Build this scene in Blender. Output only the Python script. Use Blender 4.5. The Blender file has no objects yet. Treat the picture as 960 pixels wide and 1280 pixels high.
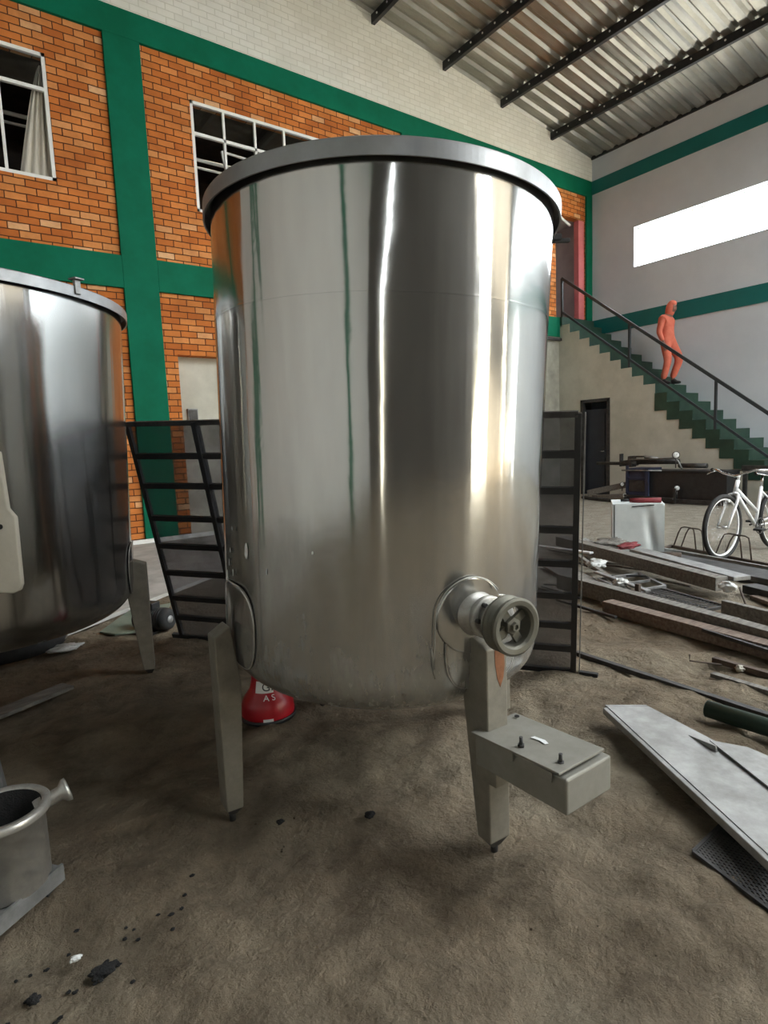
import bpy, bmesh, math, random
from mathutils import Vector, Matrix, Euler
import mathutils.noise as mnoise
PI = math.pi
S = bpy.context.scene
COL = S.collection
V = Vector

# ------------------------------------------------------------------ camera
CAM_H = 1.35
camd = bpy.data.cameras.new('camera'); cam = bpy.data.objects.new('camera', camd); COL.objects.link(cam)
camd.sensor_fit = 'VERTICAL'; camd.sensor_height = 36.0; camd.lens = 742.0 / 1280.0 * 36.0
camd.clip_start = 0.05; camd.clip_end = 200
fx = V((0.8090, 0.0990, -0.5796)); fy = V((-0.5866, 0.0672, -0.8071))
fx.normalize(); fy = (fy - fx * fx.dot(fy)).normalized(); fz = fx.cross(fy)
cam.matrix_world = Matrix(((fx[0], fx[1], fx[2], 0), (fy[0], fy[1], fy[2], 0), (fz[0], fz[1], fz[2], CAM_H), (0, 0, 0, 1)))
S.camera = cam

# ------------------------------------------------------------------ world, exposure
S.view_settings.view_transform = 'Standard'; S.view_settings.look = 'None'
S.view_settings.gamma = 1; S.view_settings.use_curve_mapping = False
S.view_settings.exposure = 1.1
W = bpy.data.worlds.new('overcast_sky'); S.world = W; W.use_nodes = True
wn = W.node_tree.nodes; wl = W.node_tree.links
bg = wn['Background']; bg.inputs[0].default_value = (0.90, 0.96, 1.0, 1); bg.inputs[1].default_value = 9.5
S.cycles.max_bounces = 10; S.cycles.diffuse_bounces = 6; S.cycles.glossy_bounces = 5
S.cycles.transparent_max_bounces = 10; S.cycles.sample_clamp_indirect = 8
S.cycles.use_denoising = True
S.cycles.caustics_reflective = False; S.cycles.caustics_refractive = False

sl_ = bpy.data.lights.new('sun', 'SUN'); sl_.energy = 34.0; sl_.angle = math.radians(1.5); sl_.color = (1.0, .90, .72)
sun = bpy.data.objects.new('sun', sl_); COL.objects.link(sun)
sun.rotation_euler = V((.22, -.60, -1.0)).to_track_quat('-Z', 'Y').to_euler()
# hall dimensions (metres)
YW = 9.236; XW = 13.282; XS = 12.0; XL = -6.4; YB = -7.5
EAVE = 8.0; SLOPE = 0.145
XR = (XW + XL) / 2
def roof_z(x): return EAVE + SLOPE * (XW - x if x > XR else x - XL)

def portal(name, loc, rot, sx, sy):
    l = bpy.data.lights.new(name, 'AREA'); l.shape = 'RECTANGLE'; l.size = sx; l.size_y = sy
    l.cycles.is_portal = True
    o = bpy.data.objects.new(name, l); COL.objects.link(o); o.location = loc; o.rotation_euler = rot
# openings: (wall, a0, a1, z0, z1)
RWIN = (-6.8, 8.13, 5.22, 6.11)            # high strip window in the right wall (y range)
RGATE = (-5.4, -4.7, 0.0, 3.2)             # big gate in the right wall, behind the camera
BGATE = (5.8, 7.1, 0.0, 4.8)               # loading gate in the wall behind the camera
BWIN = (5.8, 7.0, 5.4, 7.9)
BSLOT = (-3.65, -3.35, 0.0, 7.2)
BDOOR = (11.3, 12.4, 0.0, 3.7)               # high strip window in the wall behind the camera
portal('window_daylight', (XW + .1, (RWIN[0] + RWIN[1]) / 2, 5.66), (0, PI / 2, 0), .89, RWIN[1] - RWIN[0])
portal('gate_daylight', (XW + .1, (RGATE[0] + RGATE[1]) / 2, RGATE[3] / 2), (0, PI / 2, 0), RGATE[3], RGATE[1] - RGATE[0])
portal('loading_gate_daylight', ((BGATE[0] + BGATE[1]) / 2, YB - .1, BGATE[3] / 2), (PI / 2, 0, 0), BGATE[1] - BGATE[0], BGATE[3])
ADDED_GAP_Y = [(-6.6, -4.4), (-3.4, -1.2)]            # two added, unseen roof openings that brighten the hall (y ranges)
ADDED_GAP_X = (XR + 1.0, XW - 1.6)
for (ya, yb) in ADDED_GAP_Y:
    xa = sum(ADDED_GAP_X) / 2; portal('added_roof_daylight', (xa, (ya + yb) / 2, roof_z(xa) + .25), (0, math.atan(SLOPE), 0), ADDED_GAP_X[1] - ADDED_GAP_X[0], yb - ya)
portal('rear_door_daylight', ((BDOOR[0] + BDOOR[1]) / 2, YB - .1, 1.85), (PI / 2, 0, 0), 1.1, 3.7)
portal('slot_daylight', (-3.5, YB - .1, 3.6), (PI / 2, 0, 0), .3, 7.2)
portal('rear_window_daylight', ((BWIN[0] + BWIN[1]) / 2, YB - .1, 6.45), (PI / 2, 0, 0), BWIN[1] - BWIN[0], 2.5)

# ------------------------------------------------------------------ materials
def mat(name, col=(.5, .5, .5), rough=.6, metal=0.0, spec=.5):
    m = bpy.data.materials.new(name); m.use_nodes = True
    b = m.node_tree.nodes['Principled BSDF']
    b.inputs['Base Color'].default_value = (*col, 1); b.inputs['Roughness'].default_value = rough
    b.inputs['Metallic'].default_value = metal; b.inputs['Specular IOR Level'].default_value = spec
    return m, m.node_tree.nodes, m.node_tree.links, b
def coords(n, l, scale=(1, 1, 1), world=False):
    if world:
        g = n.new('ShaderNodeNewGeometry'); src = g.outputs['Position']
    else:
        g = n.new('ShaderNodeTexCoord'); src = g.outputs['Object']
    mp = n.new('ShaderNodeMapping'); mp.inputs['Scale'].default_value = scale
    l.new(src, mp.inputs[0]); return mp.outputs[0]
def noise(n, l, vec, scale, detail=6, rough=.6, dist=0):
    t = n.new('ShaderNodeTexNoise'); t.inputs['Scale'].default_value = scale
    t.inputs['Detail'].default_value = detail; t.inputs['Roughness'].default_value = rough
    t.inputs['Distortion'].default_value = dist
    l.new(vec, t.inputs['Vector']); return t.outputs['Fac']
def ramp(n, l, fac, stops):
    r = n.new('ShaderNodeValToRGB'); e = r.color_ramp.elements
    while len(e) < len(stops): e.new(.5)
    for i, (p, c) in enumerate(stops):
        e[i].position = p; e[i].color = (*c, 1) if len(c) == 3 else c
    l.new(fac, r.inputs[0]); return r.outputs[0]
def mix(n, l, fac, a, b, mode='MIX'):
    m = n.new('ShaderNodeMix'); m.data_type = 'RGBA'; m.blend_type = mode
    for v, i in ((fac, 0), (a, 6), (b, 7)):
        if hasattr(v, 'is_output'): l.new(v, m.inputs[i])
        else: m.inputs[i].default_value = v if i == 0 else (*v, 1)
    return m.outputs[2]
def math_(n, l, op, a, b=None, c=None, clamp=False):
    m = n.new('ShaderNodeMath'); m.operation = op; m.use_clamp = clamp
    for i, v in enumerate((a, b, c)):
        if v is None: continue
        if hasattr(v, 'is_output'): l.new(v, m.inputs[i])
        else: m.inputs[i].default_value = v
    return m.outputs[0]
def bump(n, l, b, h, strength=.3, dist=.01):
    u = n.new('ShaderNodeBump'); u.inputs['Strength'].default_value = strength; u.inputs['Distance'].default_value = dist
    l.new(h, u.inputs['Height'])
    if b.inputs['Normal'].is_linked: l.new(b.inputs['Normal'].links[0].from_socket, u.inputs['Normal'])
    l.new(u.outputs[0], b.inputs['Normal'])

def mottled(name, c1, c2, scale=6, rough=.7, metal=0, bstr=.2, bdist=.004, world=False, vscale=(1, 1, 1), lo=.35, hi=.68, spec=.5):
    m, n, l, b = mat(name, c1, rough, metal, spec)
    v = coords(n, l, vscale, world); f = noise(n, l, v, scale, 8, .65)
    l.new(ramp(n, l, f, [(lo, c1), (hi, c2)]), b.inputs['Base Color'])
    if bstr: bump(n, l, b, noise(n, l, v, scale * 6, 4), bstr, bdist)
    return m

def brick_mat(name, palette, mortar, bstr, plane='XZ', painted=False):
    m, n, l, b = mat(name, (.5, .2, .1), .85, 0, .25)
    g = n.new('ShaderNodeNewGeometry'); sp = n.new('ShaderNodeSeparateXYZ'); l.new(g.outputs['Position'], sp.inputs[0])
    cb = n.new('ShaderNodeCombineXYZ'); l.new(sp.outputs[0], cb.inputs[0]); l.new(sp.outputs[2], cb.inputs[1])
    nz = n.new('ShaderNodeTexNoise'); nz.inputs['Scale'].default_value = 9; l.new(g.outputs['Position'], nz.inputs['Vector'])
    sc = n.new('ShaderNodeVectorMath'); sc.operation = 'SCALE'; sc.inputs[3].default_value = .012; 
    sb = n.new('ShaderNodeVectorMath'); sb.operation = 'SUBTRACT'; sb.inputs[1].default_value = (.5, .5, .5)
    l.new(nz.outputs['Color'], sb.inputs[0]); l.new(sb.outputs[0], sc.inputs[0])
    ad = n.new('ShaderNodeVectorMath'); ad.operation = 'ADD'; l.new(cb.outputs[0], ad.inputs[0]); l.new(sc.outputs[0], ad.inputs[1])
    t = n.new('ShaderNodeTexBrick'); t.inputs['Scale'].default_value = 1; t.inputs['Brick Width'].default_value = .25
    t.inputs['Row Height'].default_value = .094; t.inputs['Mortar Size'].default_value = .0075
    t.inputs['Mortar Smooth'].default_value = .25; t.inputs['Bias'].default_value = 0
    t.inputs['Color1'].default_value = (0, 0, 0, 1); t.inputs['Color2'].default_value = (1, 1, 1, 1); t.inputs['Mortar'].default_value = (.5, .5, .5, 1)
    l.new(ad.outputs[0], t.inputs['Vector'])
    bc = ramp(n, l, t.outputs['Color'], palette)
    f2 = noise(n, l, coords(n, l, (1, 1, 1), True), 2.2, 6)
    f3 = noise(n, l, coords(n, l, (1, 1, 1), True), 22, 5)
    bc = mix(n, l, math_(n, l, 'MULTIPLY', f3, .5), bc, palette[0][1])
    dm = ramp(n, l, f2, [(.3, (.93, .93, .92)), (.65, (1.03, 1.03, 1.03))] if painted else [(.3, (.76, .74, .72)), (.65, (1.1, 1.1, 1.1))])
    bc = mix(n, l, 1.0, bc, dm, 'MULTIPLY')
    l.new(mix(n, l, t.outputs['Fac'], bc, mortar), b.inputs['Base Color'])
    inv = math_(n, l, 'SUBTRACT', 1.0, t.outputs['Fac'])
    h = math_(n, l, 'ADD', inv, math_(n, l, 'MULTIPLY', f3, .3))
    bump(n, l, b, h, bstr, .012)
    return m
M = {}
M['brick'] = brick_mat('orange_brick', [(0, (.48, .135, .027)), (.35, (.61, .19, .04)), (.7, (.72, .265, .07)), (.93, (.76, .34, .12)), (1, (.86, .55, .30))], (.10, .034, .014), .9)
M['white_brick'] = brick_mat('white_painted_brick', [(0, (.76, .735, .655)), (.5, (.80, .775, .695)), (1, (.83, .81, .74))], (.66, .635, .55), .5, painted=True)
M['green'] = mottled('green_paint', (.0, .118, .058), (.0, .155, .082), 1.5, .75, 0, .12, .004, True, spec=.2)
M['teal'] = mottled('green_paint_side', (.0, .125, .118), (.003, .155, .145), 1.5, .55, 0, .12, .004, True)
M['right_wall'] = mottled('white_wall_paint', (.57, .62, .67), (.66, .71, .76), .7, .8, 0, .15, .003, True)
M['plaster'] = mottled('cream_plaster', (.44, .425, .35), (.60, .58, .49), 1.3, .85, 0, .3, .006, True)
M['grey_plaster'] = mottled('grey_plaster', (.26, .26, .22), (.42, .41, .35), 2.5, .9, 0, .4, .006, True)
M['white_wall'] = mottled('hall_white_paint', (.74, .73, .69), (.82, .81, .77), .8, .8, 0, .1, .003, True)
M['dim_wall'] = mottled('unpainted_render', (.10, .095, .085), (.17, .16, .145), .8, .9, 0, .3, .006, True)
M['stair_green'] = mottled('stair_green_paint', (.010, .036, .024), (.022, .062, .040), 4, .55, 0, .2, .003, True)
M['black'] = mottled('black_paint', (.010, .010, .011), (.022, .022, .022), 12, .5, 0, .1, .002)
M['rail'] = mottled('dark_rail_paint', (.018, .028, .034), (.03, .04, .045), 12, .5, 0, .1, .002)
M['white_frame'] = mottled('white_window_paint', (.82, .81, .76), (.88, .87, .83), 9, .5, 0, .05, .001)
M['pink'] = mottled('pink_jamb_paint', (.56, .13, .14), (.70, .22, .21), 2, .7, 0, .1, .003, True)
M['mauve'] = mottled('landing_wall', (.38, .33, .33), (.48, .42, .41), 2, .85, 0, .1, .003, True)
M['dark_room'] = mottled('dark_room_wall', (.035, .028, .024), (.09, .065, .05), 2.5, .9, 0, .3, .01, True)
M['door_navy'] = mottled('navy_door_paint', (.012, .016, .026), (.022, .028, .04), 4, .5, 0, .1, .002)
M['rubber'] = mottled('black_rubber', (.012, .012, .012), (.028, .027, .026), 18, .8, 0, .3, .002)
M['chrome'] = mottled('chrome', (.6, .6, .6), (.7, .7, .7), 10, .18, 1, 0)
M['bike_white'] = mottled('white_enamel', (.80, .81, .82), (.86, .87, .88), 6, .3, 0, 0)
M['rust'] = mottled('rusty_steel', (.055, .042, .034), (.13, .095, .072), 9, .85, .2, .4, .004)
M['dark_steel'] = mottled('dark_steel', (.035, .034, .034), (.085, .08, .075), 9, .55, .6, .3, .003)
M['wood'] = mottled('weathered_timber', (.12, .110, .095), (.26, .245, .215), 5, .9, 0, .6, .004, False, (1, 9, 9))
M['red_wood'] = mottled('reddish_timber', (.13, .090, .068), (.26, .205, .16), 5, .9, 0, .6, .004, False, (1, 9, 9))
M['grey_steel'] = mottled('galvanised_steel', (.17, .17, .165), (.34, .34, .33), 8, .5, .5, .2, .002)
M['sheet'] = mottled('dusty_metal_sheet', (.21, .205, .19), (.39, .385, .37), 7, .5, .25, .3, .003)
M['appliance'] = mottled('dusty_white_enamel', (.55, .59, .58), (.70, .73, .72), 3.5, .5, 0, .1, .004)
M['red'] = mottled('red_paint', (.30, .003, .009), (.42, .006, .015), 6, .35, 0, .05, .001)
M['dull_red'] = mottled('dull_red_paint', (.11, .010, .014), (.22, .024, .028), 9, .7, 0, .2, .003)
M['navy'] = mottled('navy_machine_paint', (.012, .018, .042), (.028, .038, .078), 6, .55, .1, .2, .003)
M['white'] = mottled('white_plastic', (.72, .72, .70), (.80, .80, .78), 8, .5, 0, .05, .001)
M['plastic_film'] = mottled('crumpled_white_film', (.48, .48, .45), (.75, .75, .72), 12, .4, 0, .6, .01)
M['green_pipe'] = mottled('green_pvc', (.016, .040, .030), (.03, .062, .046), 6, .5, 0, .1, .002)
M['green_sheet'] = mottled('faded_green_sheet', (.13, .17, .13), (.22, .26, .20), 5, .7, 0, .2, .003)
M['charcoal'] = mottled('charcoal', (.006, .006, .006), (.02, .018, .016), 30, .95, 0, .8, .01)  # also the painted-in shade inside the pump cylinder
M['curtain'] = mottled('pale_curtain', (.50, .46, .38), (.66, .62, .54), 3, .9, 0, .3, .01, False, (8, 8, .6))
M['coral'] = mottled('coral_coverall_cloth', (.58, .125, .075), (.70, .19, .12), 6, .85, 0, .4, .006)
M['skin'] = mottled('skin', (.24, .11, .075), (.30, .15, .10), 8, .6, 0, .1, .002)
M['boot'] = mottled('black_boot', (.012, .012, .012), (.03, .03, .03), 9, .6, 0, .1, .002)
M['beige_plate'] = mottled('beige_plate', (.42, .39, .32), (.56, .53, .45), 5, .7, 0, .2, .003)
M['dial'] = mottled('gauge_dial', (.74, .74, .72), (.8, .8, .78), 5, .4, 0, 0)
M['concrete'] = mottled('pale_concrete', (.34, .325, .29), (.52, .50, .46), 3, .9, 0, .5, .006, True)

def dusty_metal(name, base, dust, rough, amount, scale=7, aniso=0.0):
    m, n, l, b = mat(name, base, rough, 1.0)
    v = coords(n, l); f = noise(n, l, v, scale, 8, .7)
    k = ramp(n, l, f, [(.5 - amount * .5, (0, 0, 0)), (.95 - amount * .35, (1, 1, 1))])
    l.new(mix(n, l, k, base, dust), b.inputs['Base Color'])
    l.new(math_(n, l, 'SUBTRACT', 1.0, math_(n, l, 'MULTIPLY', k, .9)), b.inputs['Metallic'])
    l.new(math_(n, l, 'ADD', rough, math_(n, l, 'MULTIPLY', k, .35), clamp=True), b.inputs['Roughness'])
    bump(n, l, b, noise(n, l, v, scale * 8, 4), .15, .002)
    return m
M['leg_steel'] = dusty_metal('dusty_stainless', (.34, .32, .27), (.15, .13, .098), .38, .70)
M['box_steel'] = dusty_metal('dusty_box_steel', (.36, .35, .31), (.20, .185, .15), .42, .8, 5)
M['fitting'] = dusty_metal('stainless_fitting', (.50, .49, .46), (.22, .20, .16), .3, .45, 20)
M['pulley'] = dusty_metal('cast_pulley', (.13, .125, .10), (.15, .14, .11), .45, .5, 24)
M['lip'] = dusty_metal('stainless_lip', (.33, .335, .34), (.22, .225, .22), .33, .35, 5)

def tank_mat(name, h_dust, rough, wav, seed, base=(.50, .495, .47)):
    """brushed stainless: horizontal brushing stretches reflections vertically, dust gathers low"""
    m, n, l, b = mat(name, base, rough, 1.0)
    tc = n.new('ShaderNodeTexCoord'); sp = n.new('ShaderNodeSeparateXYZ'); l.new(tc.outputs['Object'], sp.inputs[0])
    v1 = coords(n, l, (1, 1, .10)); v2 = coords(n, l); v3 = coords(n, l, (1, 1, .25))
    big = noise(n, l, v2, 2.2 + seed, 6, .6, .4)
    hz = math_(n, l, 'ADD', sp.outputs[2], math_(n, l, 'MULTIPLY', math_(n, l, 'SUBTRACT', big, .5), 1.1))
    dz = ramp(n, l, math_(n, l, 'DIVIDE', hz, 2.2), [(h_dust * .35, (.80, .80, .80)), (h_dust, (.28, .28, .28)), (min(.99, h_dust * 1.6), (.04, .04, .04))])
    fine = noise(n, l, v3, 13, 8, .7)
    stain = ramp(n, l, fine, [(.38, (.45, .45, .45)), (.62, (1.15, 1.15, 1.15))])
    k = math_(n, l, 'MULTIPLY', dz, stain, clamp=True)
    l.new(mix(n, l, k, base, (.23, .21, .17)), b.inputs['Base Color'])
    l.new(math_(n, l, 'SUBTRACT', 1.0, math_(n, l, 'MULTIPLY', k, .85)), b.inputs['Metallic'])
    l.new(math_(n, l, 'ADD', math_(n, l, 'ADD', rough, math_(n, l, 'MULTIPLY', math_(n, l, 'SUBTRACT', big, .4), .10)), math_(n, l, 'MULTIPLY', k, .28), clamp=True), b.inputs['Roughness'])
    tg = n.new('ShaderNodeTangent'); tg.direction_type = 'RADIAL'; tg.axis = 'Z'
    l.new(tg.outputs[0], b.inputs['Tangent']); b.inputs['Anisotropic'].default_value = .75
    b.inputs['Anisotropic Rotation'].default_value = ANISO_ROT
    bump(n, l, b, noise(n, l, v1, 3.2 + seed, 3, .5, .6), wav, .02)
    bump(n, l, b, noise(n, l, v2, 5, 3, .5, .5), wav * .25, .012)
    return m
ANISO_ROT = 0.25
M['tank'] = tank_mat('brushed_stainless', .34, .11, .32, 0)
M['tank2'] = tank_mat('dark_brushed_stainless', .20, .15, .20, 1, (.42, .42, .41))

def glass_mat():
    m = bpy.data.materials.new('dusty_smoked_glass'); m.use_nodes = True
    n = m.node_tree.nodes; l = m.node_tree.links
    for x in list(n): n.remove(x)
    o = n.new('ShaderNodeOutputMaterial'); tr = n.new('ShaderNodeBsdfTransparent'); tr.inputs[0].default_value = (.62, .62, .64, 1)
    p = n.new('ShaderNodeBsdfPrincipled'); p.inputs['Base Color'].default_value = (.20, .20, .205, 1); p.inputs['Roughness'].default_value = .12
    f = noise(n, l, coords(n, l), 3, 7, .65)
    k = ramp(n, l, f, [(.35, (.18, .18, .18)), (.7, (.5, .5, .5))])
    mx = n.new('ShaderNodeMixShader'); l.new(k, mx.inputs[0]); l.new(tr.outputs[0], mx.inputs[1]); l.new(p.outputs[0], mx.inputs[2])
    l.new(mx.outputs[0], o.inputs[0]); return m
M['smoked_glass'] = glass_mat()
def clear_glass():
    m = bpy.data.materials.new('window_pane_glass'); m.use_nodes = True
    n = m.node_tree.nodes; l = m.node_tree.links
    for x in list(n): n.remove(x)
    o = n.new('ShaderNodeOutputMaterial'); tr = n.new('ShaderNodeBsdfTransparent'); tr.inputs[0].default_value = (.85, .87, .88, 1)
    g = n.new('ShaderNodeBsdfGlossy'); g.inputs['Roughness'].default_value = .03; g.inputs[0].default_value = (.8, .8, .8, 1)
    mx = n.new('ShaderNodeMixShader'); mx.inputs[0].default_value = .03
    l.new(tr.outputs[0], mx.inputs[1]); l.new(g.outputs[0], mx.inputs[2]); l.new(mx.outputs[0], o.inputs[0]); return m
M['pane'] = clear_glass()

def roof_mat():
    m, n, l, b = mat('zinc_roof_sheet', (.33, .32, .29), .42, .75)
    v = coords(n, l, (.35, 1, 1), True); f = noise(n, l, v, 1.6, 8, .65)
    l.new(ramp(n, l, f, [(.3, (.20, .195, .17)), (.7, (.42, .405, .36))]), b.inputs['Base Color'])
    l.new(math_(n, l, 'ADD', .32, math_(n, l, 'MULTIPLY', f, .25)), b.inputs['Roughness'])
    return m
M['roof'] = roof_mat()

def floor_mat():
    m, n, l, b = mat('dusty_concrete_floor', (.2, .17, .14), .93, 0, .2)
    v = coords(n, l, (1, 1, 1), True)
    g = n.new('ShaderNodeNewGeometry'); sp = n.new('ShaderNodeSeparateXYZ'); l.new(g.outputs['Position'], sp.inputs[0])
    a = noise(n, l, v, 1.1, 9, .62, .2); c = noise(n, l, v, 5, 9, .7, 0); d = noise(n, l, v, 45, 5, .7)
    dirt = ramp(n, l, a, [(.30, (.150, .112, .074)), (.48, (.225, .178, .122)), (.62, (.285, .237, .168)), (.78, (.35, .30, .225))])
    dirt = mix(n, l, 1.0, dirt, (1.12, 1.12, 1.12), 'MULTIPLY')
    dirt = mix(n, l, 1.0, dirt, ramp(n, l, c, [(.30, (.58, .56, .54)), (.5, (.98, .98, .98)), (.68, (1.28, 1.27, 1.25))]), 'MULTIPLY')
    conc = ramp(n, l, c, [(.3, (.25, .22, .175)), (.7, (.40, .37, .30))])
    far = math_(n, l, 'ADD', sp.outputs[0], math_(n, l, 'MULTIPLY', sp.outputs[1], .9))
    far = math_(n, l, 'ADD', far, math_(n, l, 'MULTIPLY', a, 1.6))
    fk = ramp(n, l, math_(n, l, 'DIVIDE', far, 12), [(.62, (0, 0, 0)), (.72, (1, 1, 1))])
    col = mix(n, l, fk, dirt, conc)
    sp2 = ramp(n, l, noise(n, l, v, 26, 3, .5), [(.70, (1, 1, 1)), (.745, (.22, .19, .16))])
    pm = ramp(n, l, noise(n, l, v, 1.7, 2, .5), [(.50, (0, 0, 0)), (.6, (1, 1, 1))])
    col = mix(n, l, pm, col, mix(n, l, 1.0, col, sp2, 'MULTIPLY'))
    l.new(col, b.inputs['Base Color'])
    h = math_(n, l, 'ADD', math_(n, l, 'MULTIPLY', noise(n, l, v, 7, 10, .7, 0), 1.0), math_(n, l, 'MULTIPLY', d, .22))
    h = math_(n, l, 'ADD', h, math_(n, l, 'MULTIPLY', noise(n, l, v, 17, 6, .6), .5))
    bump(n, l, b, h, 1.0, .085)
    return m
M['floor'] = floor_mat()

# ------------------------------------------------------------------ geometry helpers
class MB:
    def __init__(s): s.v = []; s.f = []; s.sm = []
    def add(s, vs, fs, smooth=False):
        k = len(s.v); s.v += [V(p) for p in vs]; s.f += [[i + k for i in f] for f in fs]; s.sm += [smooth] * len(fs); return s
    def box(s, c, size, rot=None, taper=1.0):
        hx, hy, hz = (x / 2 for x in size); R = rot if rot else Matrix.Identity(3)
        if isinstance(R, (int, float)): R = Matrix.Rotation(R, 3, 'Z')
        vs = []
        for z in (-hz, hz):
            t = 1 if z < 0 else taper
            for x, y in ((-hx, -hy), (hx, -hy), (hx, hy), (-hx, hy)): vs.append(V(c) + R @ V((x * t, y * t, z)))
        return s.add(vs, [[3, 2, 1, 0], [4, 5, 6, 7], [0, 1, 5, 4], [1, 2, 6, 5], [2, 3, 7, 6], [3, 0, 4, 7]])
    def bar(s, p0, p1, w, h, up=(0, 0, 1)):
        p0, p1 = V(p0), V(p1); d = (p1 - p0); L = d.length; d.normalize()
        sd = d.cross(V(up)); sd = sd.normalized() if sd.length > 1e-4 else V((1, 0, 0)); u = sd.cross(d)
        vs = []
        for p in (p0, p1):
            for a, b_ in ((-1, -1), (1, -1), (1, 1), (-1, 1)): vs.append(p + sd * a * w / 2 + u * b_ * h / 2)
        return s.add(vs, [[0, 1, 2, 3], [7, 6, 5, 4], [0, 4, 5, 1], [1, 5, 6, 2], [2, 6, 7, 3], [3, 7, 4, 0]])
    def prism(s, poly, off):
        """poly: list of 3d points (one planar loop), off: extrusion vector"""
        n = len(poly); off = V(off); vs = [V(p) for p in poly] + [V(p) + off for p in poly]
        fs = [list(range(n))[::-1], list(range(n, 2 * n))] + [[i, (i + 1) % n, (i + 1) % n + n, i + n] for i in range(n)]
        return s.add(vs, fs)
    def tube(s, pts, r, seg=8, closed=False, cap=True):
        pts = [V(p) for p in pts]; n = len(pts); rs = r if isinstance(r, (list, tuple)) else [r] * n
        vs = []; prev = None
        for i, p in enumerate(pts):
            if closed: d = pts[(i + 1) % n] - pts[i - 1]
            else: d = pts[min(i + 1, n - 1)] - pts[max(i - 1, 0)]
            d.normalize()
            if prev is None:
                a = d.cross(V((0, 0, 1)))
                if a.length < 1e-3: a = d.cross(V((1, 0, 0)))
            else: a = prev - d * prev.dot(d)
            a.normalize(); prev = a; b_ = d.cross(a)
            for k in range(seg):
                t = 2 * PI * k / seg; vs.append(p + (a * math.cos(t) + b_ * math.sin(t)) * rs[i])
        fs = []
        for i in range(n if closed else n - 1):
            j = (i + 1) % n
            for k in range(seg): k2 = (k + 1) % seg; fs.append([i * seg + k, i * seg + k2, j * seg + k2, j * seg + k])
        s.add(vs, fs, True)
        if cap and not closed: s.add(vs[:seg], [list(range(seg))[::-1]]); s.add(vs[-seg:], [list(range(seg))])
        return s
    def lathe(s, prof, origin=(0, 0, 0), axis=(0, 0, 1), seg=48, close=False, smooth=True, fn=None):
        ax = V(axis).normalized(); a = ax.cross(V((0, 1, 0)));
        if a.length < 1e-3: a = ax.cross(V((1, 0, 0)))
        a.normalize(); b_ = ax.cross(a); O = V(origin); vs = []; n = len(prof)
        if abs(ax.z) > .999: a, b_ = V((1, 0, 0)), V((0, 1, 0))
        for r, z in prof:
            for k in range(seg):
                t = 2 * PI * k / seg; rr = r + (fn(t, z) if fn else 0)
                vs.append(O + ax * z + (a * math.cos(t) + b_ * math.sin(t)) * rr)
        fs = []
        for i in range(n if close else n - 1):
            j = (i + 1) % n
            for k in range(seg): k2 = (k + 1) % seg; fs.append([i * seg + k, i * seg + k2, j * seg + k2, j * seg + k])
        return s.add(vs, fs, smooth)
    def wall(s, u0, u1, z0, z1, holes, P, thick):
        """wall with rectangular holes; P(u,z,d) -> 3d point, d in 0..thick"""
        us = sorted({u0, u1, *[h[0] for h in holes], *[h[1] for h in holes]}); zs = sorted({z0, z1, *[h[2] for h in holes], *[h[3] for h in holes]})
        us = [u for u in us if u0 <= u <= u1]; zs = [z for z in zs if z0 <= z <= z1]
        def solid(i, j):
            if i < 0 or j < 0 or i >= len(us) - 1 or j >= len(zs) - 1: return False
            cu = (us[i] + us[i + 1]) / 2; cz = (zs[j] + zs[j + 1]) / 2
            return not any(h[0] < cu < h[1] and h[2] < cz < h[3] for h in holes)
        for i in range(len(us) - 1):
            for j in range(len(zs) - 1):
                if not solid(i, j): continue
                a, b_, c, d = us[i], us[i + 1], zs[j], zs[j + 1]
                q = [P(a, c, 0), P(b_, c, 0), P(b_, d, 0), P(a, d, 0)]; r = [P(a, c, thick), P(b_, c, thick), P(b_, d, thick), P(a, d, thick)]
                s.add(q, [[0, 1, 2, 3]]); s.add(r, [[3, 2, 1, 0]])
                for (di, dj, e0, e1) in ((0, -1, 0, 1), (1, 0, 1, 2), (0, 1, 2, 3), (-1, 0, 3, 0)):
                    if not solid(i + di, j + dj): s.add([q[e0], q[e1], r[e1], r[e0]], [[0, 1, 2, 3]])
        return s

BASE = {}
def _base(p):
    o = V((0, 0, 0))
    return BASE.get(p.name, o) if p else o
def obj(name, mb, m, parent=None, label=None, bevel=0, kind=None, cat=None, group=None, own=None):
    """links one mesh object; coordinates in mb are world, made local to its thing (or to own, its own base)"""
    me = bpy.data.meshes.new(name)
    off = V(own) if own is not None else _base(parent)
    me.from_pydata([p - off for p in mb.v], [], mb.f)
    me.polygons.foreach_set('use_smooth', mb.sm)
    bm = bmesh.new(); bm.from_mesh(me)
    bmesh.ops.remove_doubles(bm, verts=bm.verts, dist=1e-5)
    bmesh.ops.recalc_face_normals(bm, faces=bm.faces); bm.to_mesh(me); bm.free()
    me.materials.append(M[m] if isinstance(m, str) else m)
    o = bpy.data.objects.new(name, me); COL.objects.link(o)
    if parent: o.parent = parent; BASE[o.name] = _base(parent)
    elif own is not None: o.location = own; BASE[o.name] = V(own)
    if bevel:
        bv = o.modifiers.new('bevel', 'BEVEL'); bv.width = bevel; bv.segments = 2; bv.limit_method = 'ANGLE'
    return tag(o, label, cat, group, kind)
def tag(o, label=None, cat=None, group=None, kind=None):
    if label: o['label'] = label
    if cat: o['category'] = cat
    if group: o['group'] = group
    if kind: o['kind'] = kind
    return o
def thing(name, label, cat, loc, group=None):
    o = bpy.data.objects.new(name, None); COL.objects.link(o); o.location = loc; o.empty_display_size = .1
    BASE[o.name] = V(loc); return tag(o, label, cat, group)
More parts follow.
